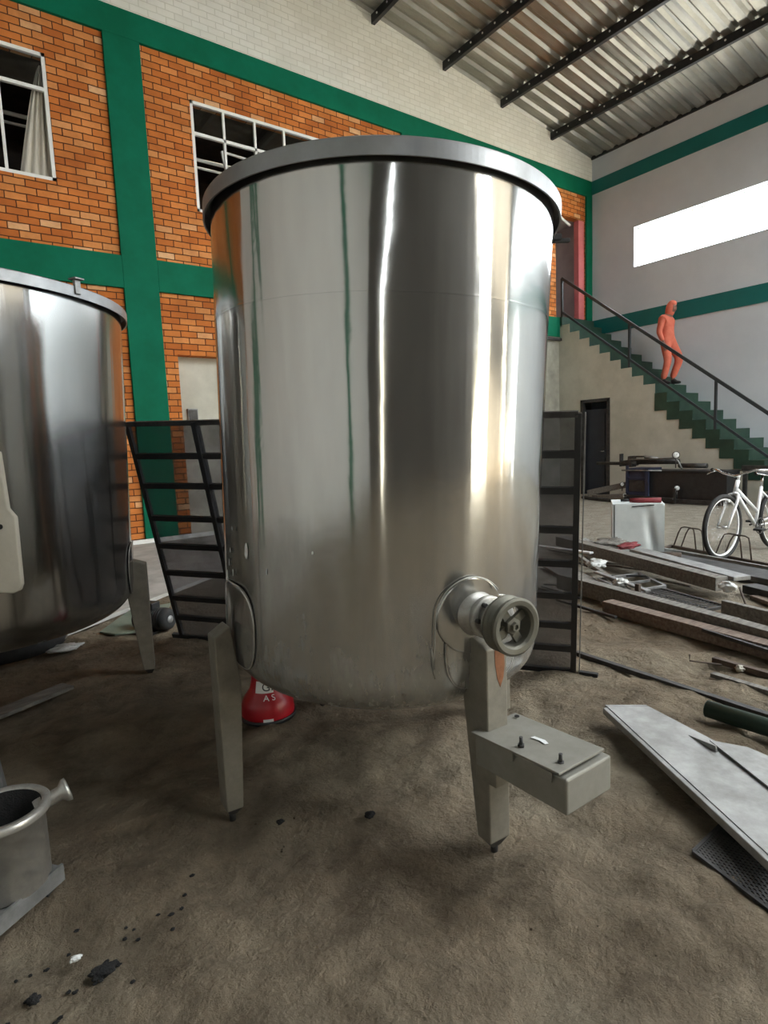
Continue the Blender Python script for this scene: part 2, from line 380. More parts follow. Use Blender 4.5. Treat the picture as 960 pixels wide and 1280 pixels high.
def copy_tree(o, parent=None):
    c = o.copy(); COL.objects.link(c); c.parent = parent
    for ch in list(o.children): copy_tree(ch, c)
    return c
def struct(name, mb, m, label=None, **k): return obj(name, mb, m, None, label=label, kind='structure', **k)
def cyl(p0, p1, r, seg=16): return MB().tube([p0, p1], r, seg)

# ------------------------------------------------------------------ the hall
def PB(u, z, d): return V((u, YW + d, z))          # brick wall plane (faces -Y)
def PR(u, z, d): return V((XW + d, u, z))          # right wall
def PL(u, z, d): return V((XL - d, u, z))
def PK(u, z, d): return V((u, YB - d, z))
W1 = (-.45, 1.50, 5.03, 6.62); W2 = (3.40, 6.04, 5.00, 6.60)
DL = (2.93, 4.05, 0.0, 2.84); DU = (11.93, 13.06, 4.186, 6.56)
R_ = .05   # brick infill sits behind the painted frame
mb = MB().wall(XL, 9.3, 0, 7.15, [W1, W2, DL], lambda u, z, d: PB(u, z, R_ + d), .2)
mb.wall(9.3, XW, 3.9, 7.15, [DU], lambda u, z, d: PB(u, z, R_ + d), .2)
struct('wall_back', mb, 'brick')
struct('wall_back_lower', MB().wall(9.3, XW, 0, 3.9, [], lambda u, z, d: PB(u, z, R_ * .6 + d), .2), 'grey_plaster')
# gable above the band, white painted brick
g = [V((XL, YW + .01, 7.45)), V((XW, YW + .01, 7.45)), V((XW, YW + .01, EAVE + .3)), V((XR, YW + .01, roof_z(XR) + .3)), V((XL, YW + .01, EAVE + .3))]
struct('wall_back_upper', MB().prism(g, (0, .2, 0)), 'white_brick')
T_ = .06
def band(name, x0, x1, z0, z1, m='green', y0=YW, t=T_): return struct(name, MB().box(((x0 + x1) / 2, y0 + t / 2, (z0 + z1) / 2), (x1 - x0, t, z1 - z0)), m, bevel=.006)
band('trim_1', XL, XW, 7.13, 7.50)
band('trim_2', XL, 2.23, 3.73, 4.18); band('trim_3', 2.72, 11.93, 3.73, 4.18)
band('trim_4', 2.23, 2.72, 0, 7.13)
band('trim_5', -2.95, -2.46, 4.18, 7.13)
band('trim_6', 13.06, XW, 3.73, 7.13)
band('trim_7', 11.93, 13.06, 3.73, 4.186)
for i, (a, b_) in enumerate(((7.4, 7.9),)): band('trim_8', a, b_, 4.18, 7.13)
# right wall
mb = MB().wall(YB, YW + .3, 0, EAVE + .35, [RWIN, RGATE], PR, .22)
struct('wall_right', mb, 'right_wall')
def rband(name, z0, z1): return struct(name, MB().box((XW - .012, (YW + YB) / 2, (z0 + z1) / 2), (.03, YW - YB, z1 - z0)), 'teal', bevel=.004)
rband('trim_9', 7.19, 7.50); rband('trim_10', 3.84, 4.20)
# left wall, white with green pilasters, seen only as a reflection in the tank
struct('wall_left', MB().wall(YB, YW + .3, 0, EAVE + .35, [], PL, .22), 'white_wall')
for i, y in enumerate((-3.17, 6.24)):
    struct('trim_%d' % (11 + i), MB().box((XL + .06, y, EAVE / 2), (.14, .5, EAVE)), 'green')
struct('trim_13', MB().box((XL + .05, (YW + YB) / 2, 7.2), (.12, YW - YB, .6)), 'green')
# wall behind the camera
mb = MB().wall(XL, XW, 0, EAVE + .3, [BGATE, BWIN, BDOOR, BSLOT], PK, .22)
mb.prism([V((XL, YB - .22, EAVE + .3)), V((XW, YB - .22, EAVE + .3)), V((XR, YB - .22, roof_z(XR) + .3))], (0, .22, 0))
struct('wall_rear', mb, 'dim_wall')
struct('ground', MB().box((XR, YB - 12, -.12), (60, 60, .1)), 'concrete')
struct('wall_outer_added', MB().box((XR + 2, -19.5, 2.6), (44, .3, 5.4)), 'plaster')  # added unseen wall, sunlit to give the gates a warm view
# window recess frames for the bright strip window
fr = MB()
for y0 in [RWIN[0] + k * (RWIN[1] - RWIN[0]) / 5 for k in range(6)]: fr.box((XW + .17, y0, 5.665), (.03, .03, .89))
fr.box((XW + .17, (RWIN[0] + RWIN[1]) / 2, RWIN[2] + .015), (.03, RWIN[1] - RWIN[0], .03)); fr.box((XW + .17, (RWIN[0] + RWIN[1]) / 2, RWIN[3] - .015), (.03, RWIN[1] - RWIN[0], .03))
struct('window_3', fr, 'white_frame')

# floor: dense uneven patch near the tanks, flat further out
def fgrid(a, b_, c, d, step):
    r = []; x = a
    while x < b_: r.append(x); x += .6
    x = b_
    while x < c: r.append(x); x += step
    x = c
    while x < d: r.append(x); x += .6
    r.append(d); return r
def fh(x, y):
    d = max(0, 1 - max(0, math.hypot(x - 1.2, y - 1.8) - 2.6) / 1.8)
    if d <= 0: return 0
    p = V((x * 2.4, y * 2.4, .3)); h = (mnoise.fractal(p, .9, 2.1, 6) + .8 * abs(mnoise.fractal(p * .8 + V((4, 1, 2)), 1, 2.1, 4))) * .040
    q = V((x * 6, y * 6, 2.3)); h += abs(mnoise.noise(q)) * .020 + mnoise.noise(q * 2.7) * .005
    return (h - .012) * d
xs = fgrid(XL, -.9, 4.3, XW, .035); ys = fgrid(YB, .15, 5.2, YW + .2, .035)
fm = MB(); nx, ny = len(xs), len(ys)
fm.add([(x, y, fh(x, y)) for x in xs for y in ys], [[i * ny + j, (i + 1) * ny + j, (i + 1) * ny + j + 1, i * ny + j + 1] for i in range(nx - 1) for j in range(ny - 1)], True)
struct('floor', fm, 'floor')
# pale slab along the brick wall, its edge showing under the left tank
sl = [(-6.3, -.36), (-1.2, 3.61), (.12, 4.66), (1.12, 5.42), (3.2, 7.0), (6.0, 8.9), (6.0, YW), (-6.3, YW)]
struct('floor_slab', MB().prism([V((x, y, .0)) for x, y in sl], (0, 0, .035)), 'concrete')
struct('baseboard_back', MB().box((2.3, YW - .02, .06), (1.9, .05, .07)), 'white_frame')

# ceiling of corrugated sheet: ribs run down the slope, repeated along Y
def ceil_side(x0, x1, ya=YB - .2, yb=YW + .25):
    prof = []; p = .30; y = YB - .2 + p * math.ceil((ya - YB + .2) / p - 1e-6)
    while y < yb - .01:
        prof += [(y, 0), (y + .05, .045), (y + .10, .045), (y + .15, 0), (y + .205, .006), (y + .22, .006)]; y += p
    vs = []; n = len(prof)
    for x in (x0, x1):
        for (yy, h) in prof: vs.append((x, yy, roof_z(x) + .02 + h))
    return vs, [[i, i + 1, n + i + 1, n + i] for i in range(n - 1)]
cm = MB(); cm.add(*ceil_side(XR - .001, XL - .2)); cm.add(*ceil_side(XW + .2, ADDED_GAP_X[1])); cm.add(*ceil_side(ADDED_GAP_X[0], XR + .001))
for ya, yb in ((YB - .2, ADDED_GAP_Y[0][0]), (ADDED_GAP_Y[0][1], ADDED_GAP_Y[1][0]), (ADDED_GAP_Y[1][1], YW + .25)): cm.add(*ceil_side(ADDED_GAP_X[1], ADDED_GAP_X[0], ya, yb + .05))
co = struct('ceiling', cm, 'roof')
# purlins: dark punched channels
def purlin(x, label):
    z = roof_z(x) - .055; t = thing('roof_purlin', label, 'roof beam', (x, YW, z), 'dark purlins under the metal roof')
    m_ = MB(); L = YW - YB
    m_.box((x, YW - L / 2, z - .02), (.012, L, .15)); m_.box((x + .03, YW - L / 2, z + .05), (.07, L, .012)); m_.box((x + .03, YW - L / 2, z - .09), (.07, L, .012))
    obj('channel', m_, 'black', t)
    y = YW - .18
    while y > 2.0: obj('bolt', MB().lathe([(.0001, -.012), (.014, -.012), (.018, 0), (.014, .008), (.0001, .008)], (x - .01, y, z - .01), (-1, 0, 0), 8), 'white', t); y -= .3
    return t
for x, lb in ((11.72, 'lowest dark roof purlin, nearest the bright wall'), (10.09, 'second dark roof purlin up from the right wall'),
              (8.48, 'third dark roof purlin up from the right wall'), (6.80, 'fourth dark roof purlin, cut off at the top edge of the photo'), (5.2, 'fifth roof purlin high above the tank')):
    purlin(x, lb)
struct('trim_14', MB().box((XW - .02, (YW + YB) / 2, EAVE + .03), (.05, YW - YB, .07)), 'black')

# rooms behind the openings
mb = MB().wall(-2.4, 7.3, 4.3, 7.0, [], lambda u, z, d: V((u, YW + 3.6 + d, z)), .1)
mb.box((-2.45, YW + 1.95, 5.65), (.1, 3.3, 2.8)); mb.box((7.35, YW + 1.95, 5.65), (.1, 3.3, 2.8))
mb.box((2.45, YW + 1.95, 7.05), (9.9, 3.4, .1)); mb.box((2.45, YW + 1.95, 4.25), (9.9, 3.4, .1))
struct('wall_far', mb, 'dark_room')
b_ = MB()
for k in range(7): b_.box((-.4 + k * 1.1, YW + 1.9, 6.85), (.07, 3.2, .12))
struct('trim_15', b_, 'dark_steel')
struct('trim_16', MB().tube([(-2.3, YW + 1.3, 6.35), (7.2, YW + 1.3, 6.35)], .03, 8).tube([(-2.3, YW + 1.3, 6.22), (7.2, YW + 1.3, 6.22)], .022, 8), 'white_frame')
# windows
def window(name, x0, x1, z0, z1, verts, transom, low=None, glass_from=None):
    y = YW + R_ + .03; w = .045; m_ = MB()
    m_.box(((x0 + x1) / 2, y, z1 - w / 2), (x1 - x0, .05, w)); m_.box(((x0 + x1) / 2, y, z0 + w / 2), (x1 - x0, .05, w))
    for x in (x0 + w / 2, x1 - w / 2): m_.box((x, y, (z0 + z1) / 2), (w, .05, z1 - z0))
    if transom: m_.box(((x0 + x1) / 2, y, transom), (x1 - x0, .045, w))
    for x in verts: m_.box((x, y, (z0 + z1) / 2), (.036, .045, z1 - z0))
    for x in (low or []): m_.box((x, y, (z0 + transom) / 2), (.036, .045, transom - z0))
    f = struct(name, m_, 'white_frame')
    if glass_from: obj('pane', MB().box(((x0 + x1) / 2, y + .012, (glass_from + z1) / 2), (x1 - x0 - .02, .005, z1 - glass_from)), 'pane', f)
    return f
window('window_1', *W1, [], 6.17, [.94, .10], 6.17)
window('window_2', W2[0], W2[1], W2[2], W2[3], [3.92, 4.44, 4.96, 5.50], 6.14, [], 6.14)
sash = MB(); q = [V((3.95, YW - .02 + .3, 6.08)), V((4.42, YW + .32, 6.08)), V((4.42, YW + .06, 5.45)), V((3.95, YW + .06, 5.45))]
for a, c in zip(q, q[1:] + q[:1]): sash.bar(a, c, .03, .03)
obj('window_sash', sash, 'white_frame', None, 'white casement sash hanging ajar inside the grid window', cat='window sash')
# curtain in window 1
cu = MB(); vs = []; N = 26
for i in range(N + 1):
    t = i / N; z = 6.5 - t * 1.44; wdt = .04 + .34 * t ** .8
    for j in range(25):
        s_ = j / 24; vs.append((1.47 - wdt * (1 - s_), YW + .16 + .03 * math.sin(s_ * 22 + t * 1.5) * (1 - t * .3), z))
cu.add(vs, [[i * 25 + j, i * 25 + j + 1, (i + 1) * 25 + j + 1, (i + 1) * 25 + j] for i in range(N) for j in range(24)], True)
co_ = obj('curtain', cu, 'curtain', None, 'pale curtain bunched at the right side of the upper left window', cat='curtain')
sm = co_.modifiers.new('thickness', 'SOLIDIFY'); sm.thickness = .003
# blocked ground floor doorway behind the glazed grille: cream board set back
struct('door_1', MB().box(((DL[0] + DL[1]) / 2, YW + R_ + .235, 1.62), (DL[1] - DL[0] + .3, .06, 3.24)), 'plaster')
tb = thing('switch_box', 'small grey switch box on the cream board behind the left tank gap', 'switch box', (3.15, YW + .25, 1.97))
obj('case', MB().box((3.15, YW + .235, 1.92), (.16, .06, .24)), 'grey_steel', tb, bevel=.006)
obj('lid', MB().box((3.15, YW + .20, 1.92), (.13, .01, .20)), 'dark_steel', tb)
# upper right landing door recess
rec = MB(); x0, x1, z0, z1 = DU
rec.box(((x0 + x1) / 2, YW + 1.3, (z0 + z1) / 2), (x1 - x0 + .2, .1, z1 - z0 + .2)); rec.box((x0 - .05, YW + .75, (z0 + z1) / 2), (.1, 1.05, z1 - z0 + .2))
rec.box(((x0 + x1) / 2, YW + .75, z1 + .05), (x1 - x0 + .2, 1.05, .1)); rec.box(((x0 + x1) / 2, YW + .65, z0 - .05), (x1 - x0 + .2, 1.2, .1))
struct('wall_inner', rec, 'mauve')
struct('door_frame', MB().box((x1 - .12, YW + .14, (z0 + z1) / 2), (.22, .14, z1 - z0)), 'pink', bevel=.01)
struct('trim_17', MB().box((x1 + .05, YW + .75, (z0 + z1) / 2), (.1, 1.05, z1 - z0 + .2)), 'mauve')
sw = thing('light_switch', 'white light switch on the wall inside the upper landing doorway', 'light switch', (12.6, YW + 1.24, 5.55))
obj('plate', MB().box((12.6, YW + 1.24, 5.55), (.12, .015, .17)), 'white', sw, bevel=.004); obj('rocker', MB().box((12.6, YW + 1.228, 5.55), (.05, .015, .07)), 'white', sw)
obj('white_tube', MB().tube([(11.95, YW + .02, 6.52), (12.6, YW + .16, 6.42)], .03, 10), 'white', None, 'white tube across the top of the upper doorway by the tank rim', cat='tube')  # a plain white stick

# staircase along the right wall
TR_ = .264; RI = .2
def zk(k): return 2.386 + RI * k
def yk(k): return 6.85 + TR_ * k
K0, K1 = -11, 8
st = thing('staircase', 'dark green painted concrete stairs climbing along the white wall with the strip window', 'staircase', (XS, 3.9, 0))
for k in range(K0, K1 + 1):
    z = zk(k)
    obj('step', MB().box(((XS + XW) / 2 - .008, yk(k) + TR_ / 2 - .002, z - RI / 2), (XW - XS - .024, TR_ + .004, RI)), 'stair_green', st)
gp = []
for k in range(K0, 0):
    gp.append((yk(k), zk(k) - .165 - (RI - .165)*0)); gp.append((yk(k + 1), zk(k) - .165))
gp[0] = (yk(K0), 0)
top = [(yk(k + d), zk(k)) for k in range(-1, K0 - 1, -1) for d in (1, 0)]
lo = []
for k in range(K0, 0): lo += [(yk(k), max(0, zk(k) - .365)), (yk(k + 1), max(0, zk(k) - .365))]
poly = [V((XS - .012, y, z)) for y, z in lo + top]
obj('painted_stringer', MB().prism(poly, (.014, 0, 0)), 'stair_green', st, 'stepped green painted edge of the lower flight')
obj('landing_slab', MB().box(((XS + XW) / 2, YW - .02, zk(9) - .12), (XW - XS, .08, .24)), 'stair_green', st)
# side wall under the stair with a door opening
DS = (7.90, 8.66, 0.0, 2.19)
sw_ = MB()
cuts = [yk(k) for k in range(K0, K1 + 2)]
segs = []
for k in range(K0, K1 + 1): segs.append((yk(k), yk(k + 1), zk(k) - .001 if k >= 0 else zk(k) - .17))
segs[-1] = (segs[-1][0], YW + R_, zk(K1))
for a, b2, ztop in segs:
    pieces = []
    if b2 <= DS[0] or a >= DS[1]: pieces.append((a, b2, 0, ztop))
    else:
        if a < DS[0]: pieces.append((a, DS[0], 0, ztop))
        if b2 > DS[1]: pieces.append((DS[1], b2, 0, ztop))
        pieces.append((max(a, DS[0]), min(b2, DS[1]), DS[3], ztop))
    for (c, d, e, f) in pieces: sw_.box((XS + .03, (c + d) / 2, (e + f) / 2), (.06, d - c, f - e))
struct('wall_side', sw_, 'plaster')
struct('wall_side_lower', MB().box((XS + .3, 3.86, .12), (.6, .1, .24)), 'plaster')
dr = struct('door_2', MB().box((XS + .03, DS[0] + .035, 1.095), (.1, .07, 2.19)).box((XS + .03, DS[1] - .035, 1.095), (.1, .07, 2.19)).box((XS + .03, (DS[0] + DS[1]) / 2, 2.155), (.1, DS[1] - DS[0], .07)), 'dark_steel')
obj('door_leaf', MB().box((XS + .10, (DS[0] + DS[1]) / 2, .98), (.04, DS[1] - DS[0] - .14, 1.96)).box((XS + .075, 8.28, .5), (.012, .42, .7)).box((XS + .075, 8.28, 1.45), (.012, .42, .8)), 'door_navy', dr)
obj('door_handle', MB().tube([(XS + .08, 8.06, 1.0), (XS + .02, 8.06, 1.0), (XS + .02, 8.17, 1.0)], .01), 'chrome', dr)
struct('trim_18', MB().box((11.7, YW - .02, 3.66), (.65, .07, .06)), 'dark_steel')
# handrail
hr = thing('handrail', 'dark steel handrail with two sloping rails beside the stairs', 'handrail', (XS + .04, 9.2, 4.19))
def rz(y): return 5.07 + (y - 9.2) * .767
def rz2(y): return 4.30 + (y - 9.2) * .767
X0 = XS + .04
obj('top_rail', MB().bar((X0, 9.2, rz(9.2)), (X0, 3.9, rz(3.9)), .05, .06), 'rail', hr)
obj('lower_rail', MB().bar((X0, 9.2, rz2(9.2)), (X0, 3.9, rz2(3.9)), .04, .045), 'rail', hr)
for y in (9.2, 7.46, 5.64, 3.95): obj('post', MB().box((X0, y, (rz(y) + rz2(y) - .25) / 2 + .0), (.045, .045, rz(y) - rz2(y) + .25)), 'rail', hr)

# ------------------------------------------------------------------ the tanks
def tank(name, label, base, R_rim, H, r_top, r_bot, lean, legs, tmat, seg=192, dish=.42, rad=()):
    """axis leans slightly; built upright then sheared a little about its base point"""
    t = thing(name, label, 'tank', (base[0], base[1], 0)); O = V((base[0], base[1], 0))
    def wob(th, z):
        k = min(1, max(0, (z - .6) / .25)) * min(1, max(0, (H - .02 - z) / .4)) + .15
        return (.0022 * math.sin(5 * th + 1.3 * z) + .0016 * math.sin(11 * th + 2) + .0012 * math.sin(17 * th + .8 * z + 1)) * k
    prof = []
    zb = .62
    n = 46
    for i in range(n + 1):
        z = H - .012 - (H - .012 - zb) * i / n; f = (z - zb) / (H - zb); prof.append((r_bot + (r_top - r_bot) * f, z))
    kr = .15
    for i in range(1, 9):
        a = PI / 2 * i / 8 * .86; prof.append((r_bot - kr * (1 - math.cos(a)), zb - kr * math.sin(a)))
    r1, z1 = prof[-1]
    for i in range(1, 9): f = i / 8; prof.append((max(.0005, r1 * (1 - f)), z1 - (z1 - dish) * (1 - (1 - f) ** 2)))
    def shear(mb_): 
        for i, p in enumerate(mb_.v):
            if not isinstance(p, Vector): p = V(p)
            mb_.v[i] = V((p.x + lean[0] * p.z, p.y + lean[1] * p.z, p.z - lean[0] * (p.x - O.x) - lean[1] * (p.y - O.y)))
        return mb_
    m_ = MB().lathe(prof, O, seg=seg, fn=wob)
    inner = [(r - .012, z) for r, z in prof[:48]]
    shell = obj('shell', shear(m_), tmat, t)
    # inner skin and open mouth
    mi = MB().lathe([(r_top - .006, H - .012)] + [(r_bot + (r_top - r_bot) * f - .008, zb + (H - zb) * f) for f in (.98, .6, .3, 0)] + [(r_bot * .6, zb - .12), (.001, zb - .15)], O, seg=96)
    obj('inner_skin', shear(mi), 'leg_steel', t)
    h2 = .052
    lip = [(r_top - .004, H), (R_rim, H), (R_rim + .003, H - .004), (R_rim + .003, H - h2), (R_rim - .003, H - h2), (R_rim - .004, H - .008), (r_top - .004, H - .012)]
    obj('rim', shear(MB().lathe(lip, O, seg=seg, close=True, smooth=False)), 'lip', t, 'flat rolled rim')
    seam = MB().lathe([(r_bot + (r_top - r_bot) * .75 + .0005, 1.80), (r_bot + (r_top - r_bot) * .75 + .0006, 1.797), (r_bot + (r_top - r_bot) * .75 + .0005, 1.793)], O, seg=seg, fn=wob)
    obj('weld_seam', shear(seam), tmat, shell)
    for th in legs:
        a = math.radians(th); rd = V((math.cos(a), math.sin(a), 0)); tn = V((-rd.y, rd.x, 0)); w = .088
        ro = r_bot + dict(rad).get(th, .098); pr = [(ro, .05), (ro, .70), (r_bot + .008, .735), (r_bot - .020, .52), (ro - .062, .05)]
        poly = [O + rd * r + V((0, 0, z)) - tn * w / 2 for r, z in pr]
        lg = obj('leg', MB().prism(poly, tn * w), 'leg_steel', t, bevel=.005)
        # pointed foot
        c = O + rd * (ro - .03) + V((0, 0, .05)); f = MB()
        f.add([c + rd * .026 + tn * .04, c + rd * .026 - tn * .04, c - rd * .026 - tn * .04, c - rd * .026 + tn * .04,
               c + rd * .012 + tn * .016 - V((0, 0, .03)), c + rd * .012 - tn * .016 - V((0, 0, .03)), c - rd * .012 - tn * .016 - V((0, 0, .03)), c - rd * .012 + tn * .016 - V((0, 0, .03))],
              [[0, 1, 2, 3], [7, 6, 5, 4], [0, 4, 5, 1], [1, 5, 6, 2], [2, 6, 7, 3], [3, 7, 4, 0]])
        f.tube([c - V((0, 0, .02)), c - V((0, 0, .06))], .012, 10)
        obj('foot', f, 'dark_steel', lg)
        # doubler pad welded round the leg
        pm = MB(); vs = []; A, Bn = 24, 5; rr = r_bot + .0065
        hw, z0, z1 = .155, .56, .86
        ol = []
        for i in range(40):
            u = 2 * PI * i / 40; cu_, su = math.cos(u), math.sin(u)
            ex = abs(cu_) ** .55 * (1 if cu_ > 0 else -1); ez = abs(su) ** .8 * (1 if su > 0 else -1)
            ol.append((ex * hw, (z0 + z1) / 2 + ez * (z1 - z0) / 2))
        ring = []
        for q in (0, .4, .94, .985, 1):
            for (du, z) in ol:
                du2 = du * q; z2 = (z0 + z1) / 2 + (z - (z0 + z1) / 2) * q; an = a + du2 / rr
                fz_ = (z2 - zb) / (H - zb); rz_ = (r_bot + (r_top - r_bot) * fz_ if z2 > zb else r_bot - kr * (1 - math.sqrt(max(0, 1 - ((zb - z2) / kr) ** 2)))) + (.0065 if q < 1 else .003)
                ring.append(O + V((math.cos(an) * rz_, math.sin(an) * rz_, z2)))
        nn = 40
        pm.add(ring, [[i * nn + j, i * nn + (j + 1) % nn, (i + 1) * nn + (j + 1) % nn, (i + 1) * nn + j] for i in range(4) for j in range(nn)], True)
        obj('doubler_pad', shear(pm), tmat, t)
        bead = [(p - O) * 1.003 + O for p in ring[-nn:]]
        obj('weld_bead', shear(MB().tube(bead, .0028, 6, closed=True)), 'fitting', shell)
    return t, O, shear

mt, MO, mshear = tank('storage_tank', 'large open stainless steel tank in the centre on tapered legs', (1.364, 1.987), .66, 2.20, .639, .619, (.030, -.028), (176, 267, 357, 82), 'tank', rad=((176, .066),))
# paint flecks on the lower left of the shell
rnd = random.Random(4)
def on_shell(th, z, off=.002):
    r = .619 + .020 * (z - .62) / 1.58 + off; a = math.radians(th); return MO + V((math.cos(a) * r, math.sin(a) * r, z))
for th, z, a_, b2 in ((187, 1.00, .012, .028), (174, .98, .004, .01), (176, .90, .005, .012), (172, .93, .004, .012), (168, .86, .012, .035), (170, .78, .010, .032), (172, .72, .006, .014), (169, .66, .005, .01), (197, .94, .003, .010), (177, 1.06, .004, .008), (183, .72, .005, .008), (166, 1.0, .004, .012), (214, 1.02, .003, .006)):
    pts = []
    for i in range(10):
        u = 2 * PI * i / 10; k = .75 + .5 * rnd.random(); pts.append(on_shell(th + math.degrees(a_ * math.cos(u) * k / .62), z + b2 * math.sin(u) * k))
    obj('paint_fleck', mshear(MB().add(pts, [list(range(10))])), 'white', mt, 'white paint fleck low on the shell')
# drain outlet with pulley, above the front leg
a = math.radians(263); rd = V((math.cos(a), math.sin(a), 0)); tn = V((-rd.y, rd.x, 0)); PZ = .803
P0 = MO + rd * .60 + V((0, 0, PZ)) + V((.030, -.028, 0)) * PZ
hd = []
out = obj('outlet_neck', MB().lathe([(.075, .0), (.074, .03), (.060, .045), (.046, .055), (.044, .12), (.06, .125), (.062, .14), (.044, .145), (.03, .15), (.03, .162), (.0001, .162)], P0, rd, 40), 'fitting', mt)
disc = MB(); vs = []
for q in (0, .5, .94, .985, 1):
    for i in range(48):
        u = 2 * PI * i / 48; du = .125 * q * math.cos(u); z = PZ + .01 + .125 * q * math.sin(u); r = .6225 + .020 * (z - .62) / 1.58 + (.007 if q < 1 else .0)
        an = a - .03 + du / r; vs.append(MO + V((math.cos(an) * r, math.sin(an) * r, z)))
disc.add(vs, [[i * 48 + j, i * 48 + (j + 1) % 48, (i + 1) * 48 + (j + 1) % 48, (i + 1) * 48 + j] for i in range(4) for j in range(48)], True)
obj('outlet_pad', mshear(disc), 'tank', mt)
fl_ = obj('flange', MB().lathe([(.03, .075), (.066, .075), (.068, .08), (.068, .093), (.062, .097), (.03, .097)], P0, rd, 40), 'fitting', mt)
for i in range(6):
    u = 2 * PI * i / 6; fb = MB(); c = P0 + rd * .10 + (tn * math.cos(u) + V((0, 0, 1)) * math.sin(u)) * .053; fb.tube([c - rd * .012, c + rd * .012], .0075, 6)
    obj('flange_bolt', fb, 'dark_steel', fl_)
PC = P0 + rd * .190
pl = obj('pulley', MB().lathe([(.086, -.026), (.086, -.018), (.078, -.010), (.078, -.006), (.086, .0), (.078, .006), (.078, .010), (.087, .020), (.087, .028), (.080, .032), (.066, .030), (.060, .022), (.060, -.022), (.070, -.026)], PC, rd, 64, close=True, smooth=False), 'pulley', mt, 'grooved cast pulley wheel')
for i in range(4):
    u = 2 * PI * i / 4 + .55; e = tn * math.cos(u) + V((0, 0, 1)) * math.sin(u); obj('spoke', MB().bar(PC + e * .014 - rd * .002, PC + e * .064 - rd * .002, .026, .012, rd), 'pulley', pl)
obj('hub', MB().lathe([(.0001, .022), (.006, .022), (.007, .018), (.008, .028), (.014, .028), (.015, .018), (.026, .016), (.028, .010), (.028, -.015), (.0001, -.015)], PC, rd, 6, smooth=False), 'pulley', pl)
# cable looping over the outlet
cb = []
for s_ in range(30):
    f = s_ / 29; u = PI * (1.02 - .80 * f); du = .128 * math.cos(u); z = PZ + .0 + .135 * math.sin(u)
    if f < .12: z -= (.12 - f) * 1.2
    r = .632 + .04 * max(0, f - .6); an = a + du / r - .04; cb.append(MO + V((math.cos(an) * r, math.sin(an) * r, z)))
cb = [MO + V((math.cos(cA) * .628, math.sin(cA) * .628, z)) for cA, z in ((a - .235, .62), (a - .25, .66), (a - .255, .72))] + cb
obj('wire_loop', mshear(MB().tube(cb, .0022, 6)), 'fitting', mt, 'thin bright wire looped over the outlet')
# rust patch on front leg: thin stain plate of rust coloured scale
ao = math.radians(267); rdo = V((math.cos(ao), math.sin(ao), 0)); tno = V((-rdo.y, rdo.x, 0)); ro = .619 + .098
pts = [(-.010, .695), (.030, .69), (.032, .64), (.026, .60), (.012, .57), (.0, .60), (-.008, .65)]
M['rust_stain'] = mottled('rust_stain', (.15, .058, .022), (.26, .105, .045), 20, .9, 0, .3, .002)
obj('rust_stain', MB().prism([MO + rdo * (ro + .0005) + tno * u + V((0, 0, z)) for u, z in pts], rdo * .0008), 'rust_stain', mt, 'orange rust stain down the front leg')
# gearbox / motor mount on the front leg
bx0, bx1, by0, by1, bz = 1.255, 1.455, .965, 1.315, .44
br = obj('mounting_box', MB().box(((bx0 + bx1) / 2 + .006, (by0 + by1) / 2 - .008, bz - .065), (bx1 - bx0 + .004, by1 - by0, .105)), 'box_steel', mt, 'dusty box bracket welded to the front leg', bevel=.006)
Rt = Matrix.Rotation(math.radians(-2), 3, 'X')
cv = obj('cover_plate', MB().box(((bx0 + bx1) / 2 - .006, (by0 + by1) / 2 + .002, bz - .003), (bx1 - bx0 + .006, by1 - by0 - .01, .007), Rt).box((bx0 - .006, 1.05, bz - .02), (.004, .10, .03)).box((bx0 - .006, 1.18, bz - .02), (.004, .08, .028)), 'box_steel', mt, bevel=.0015)
for (x, y) in ((1.285, 1.14), (1.295, 1.005)): 
    obj('stud', MB().tube([(x, y, bz - .005), (x, y, bz + .032)], .0055, 10).tube([(x, y, bz), (x, y, bz + .010)], .010, 6), 'dark_steel', cv)
for (x, y) in ((1.425, .99), (1.425, 1.28)): obj('bolt_hole', MB().tube([(x, y, bz + .001), (x, y, bz + .0035)], .008, 12), 'charcoal', cv)
pts = [(.0, .0), (.03, .006), (.055, .0), (.06, .012), (.04, .022), (.02, .018), (.004, .016)]
obj('paint_fleck', MB().prism([V((1.345 + v * .9, 1.155 - u * 1.0, bz + .0042)) for u, v in pts], (0, 0, .0006)), 'white', cv, 'white paint blot on the cover')
obj('bracket_arm', MB().box((1.34, 1.28, bz - .11), (.13, .09, .13)), 'leg_steel', mt, bevel=.004)
# rim clamp
ar = math.radians(-33); c = MO + V((math.cos(ar) * .675, math.sin(ar) * .675, 2.155)) + V((.03, -.028, 0)) * 2.15 - V((0, 0, .03 * .55 + .028 * .36))
cl = obj('rim_clamp', MB().box(c, (.05, .03, .02), ar).box(c + V((math.cos(ar), math.sin(ar), 0)) * .03 - V((0, 0, .012)), (.06, .02, .012), ar).tube([c + V((0, 0, -.02)), c + V((0, 0, .06))], .006, 8), 'dark_steel', mt)

lt, LO, lshear = tank('storage_tank', 'second stainless steel tank standing before the green column and brick wall, lower clamp on rim', (-.04, 4.0), .915, 2.19, .885, .87, (.024, -.018), (-17, 55, 145, 215), 'tank2', dish=.36)
ar = math.radians(268); c = LO + V((math.cos(ar) * .93, math.sin(ar) * .93, 2.19 - .02))
c = LO + V((math.cos(math.radians(-53)) * .92, math.sin(math.radians(-53)) * .92, 2.17)) + V((.05, -.04, -.02))
obj('rim_clamp', MB().box(c + V((0, 0, .01)), (.018, .03, .07), math.radians(-62)).box(c + V((0, 0, .045)), (.05, .05, .008), math.radians(-62)), 'grey_steel', lt, bevel=.002)

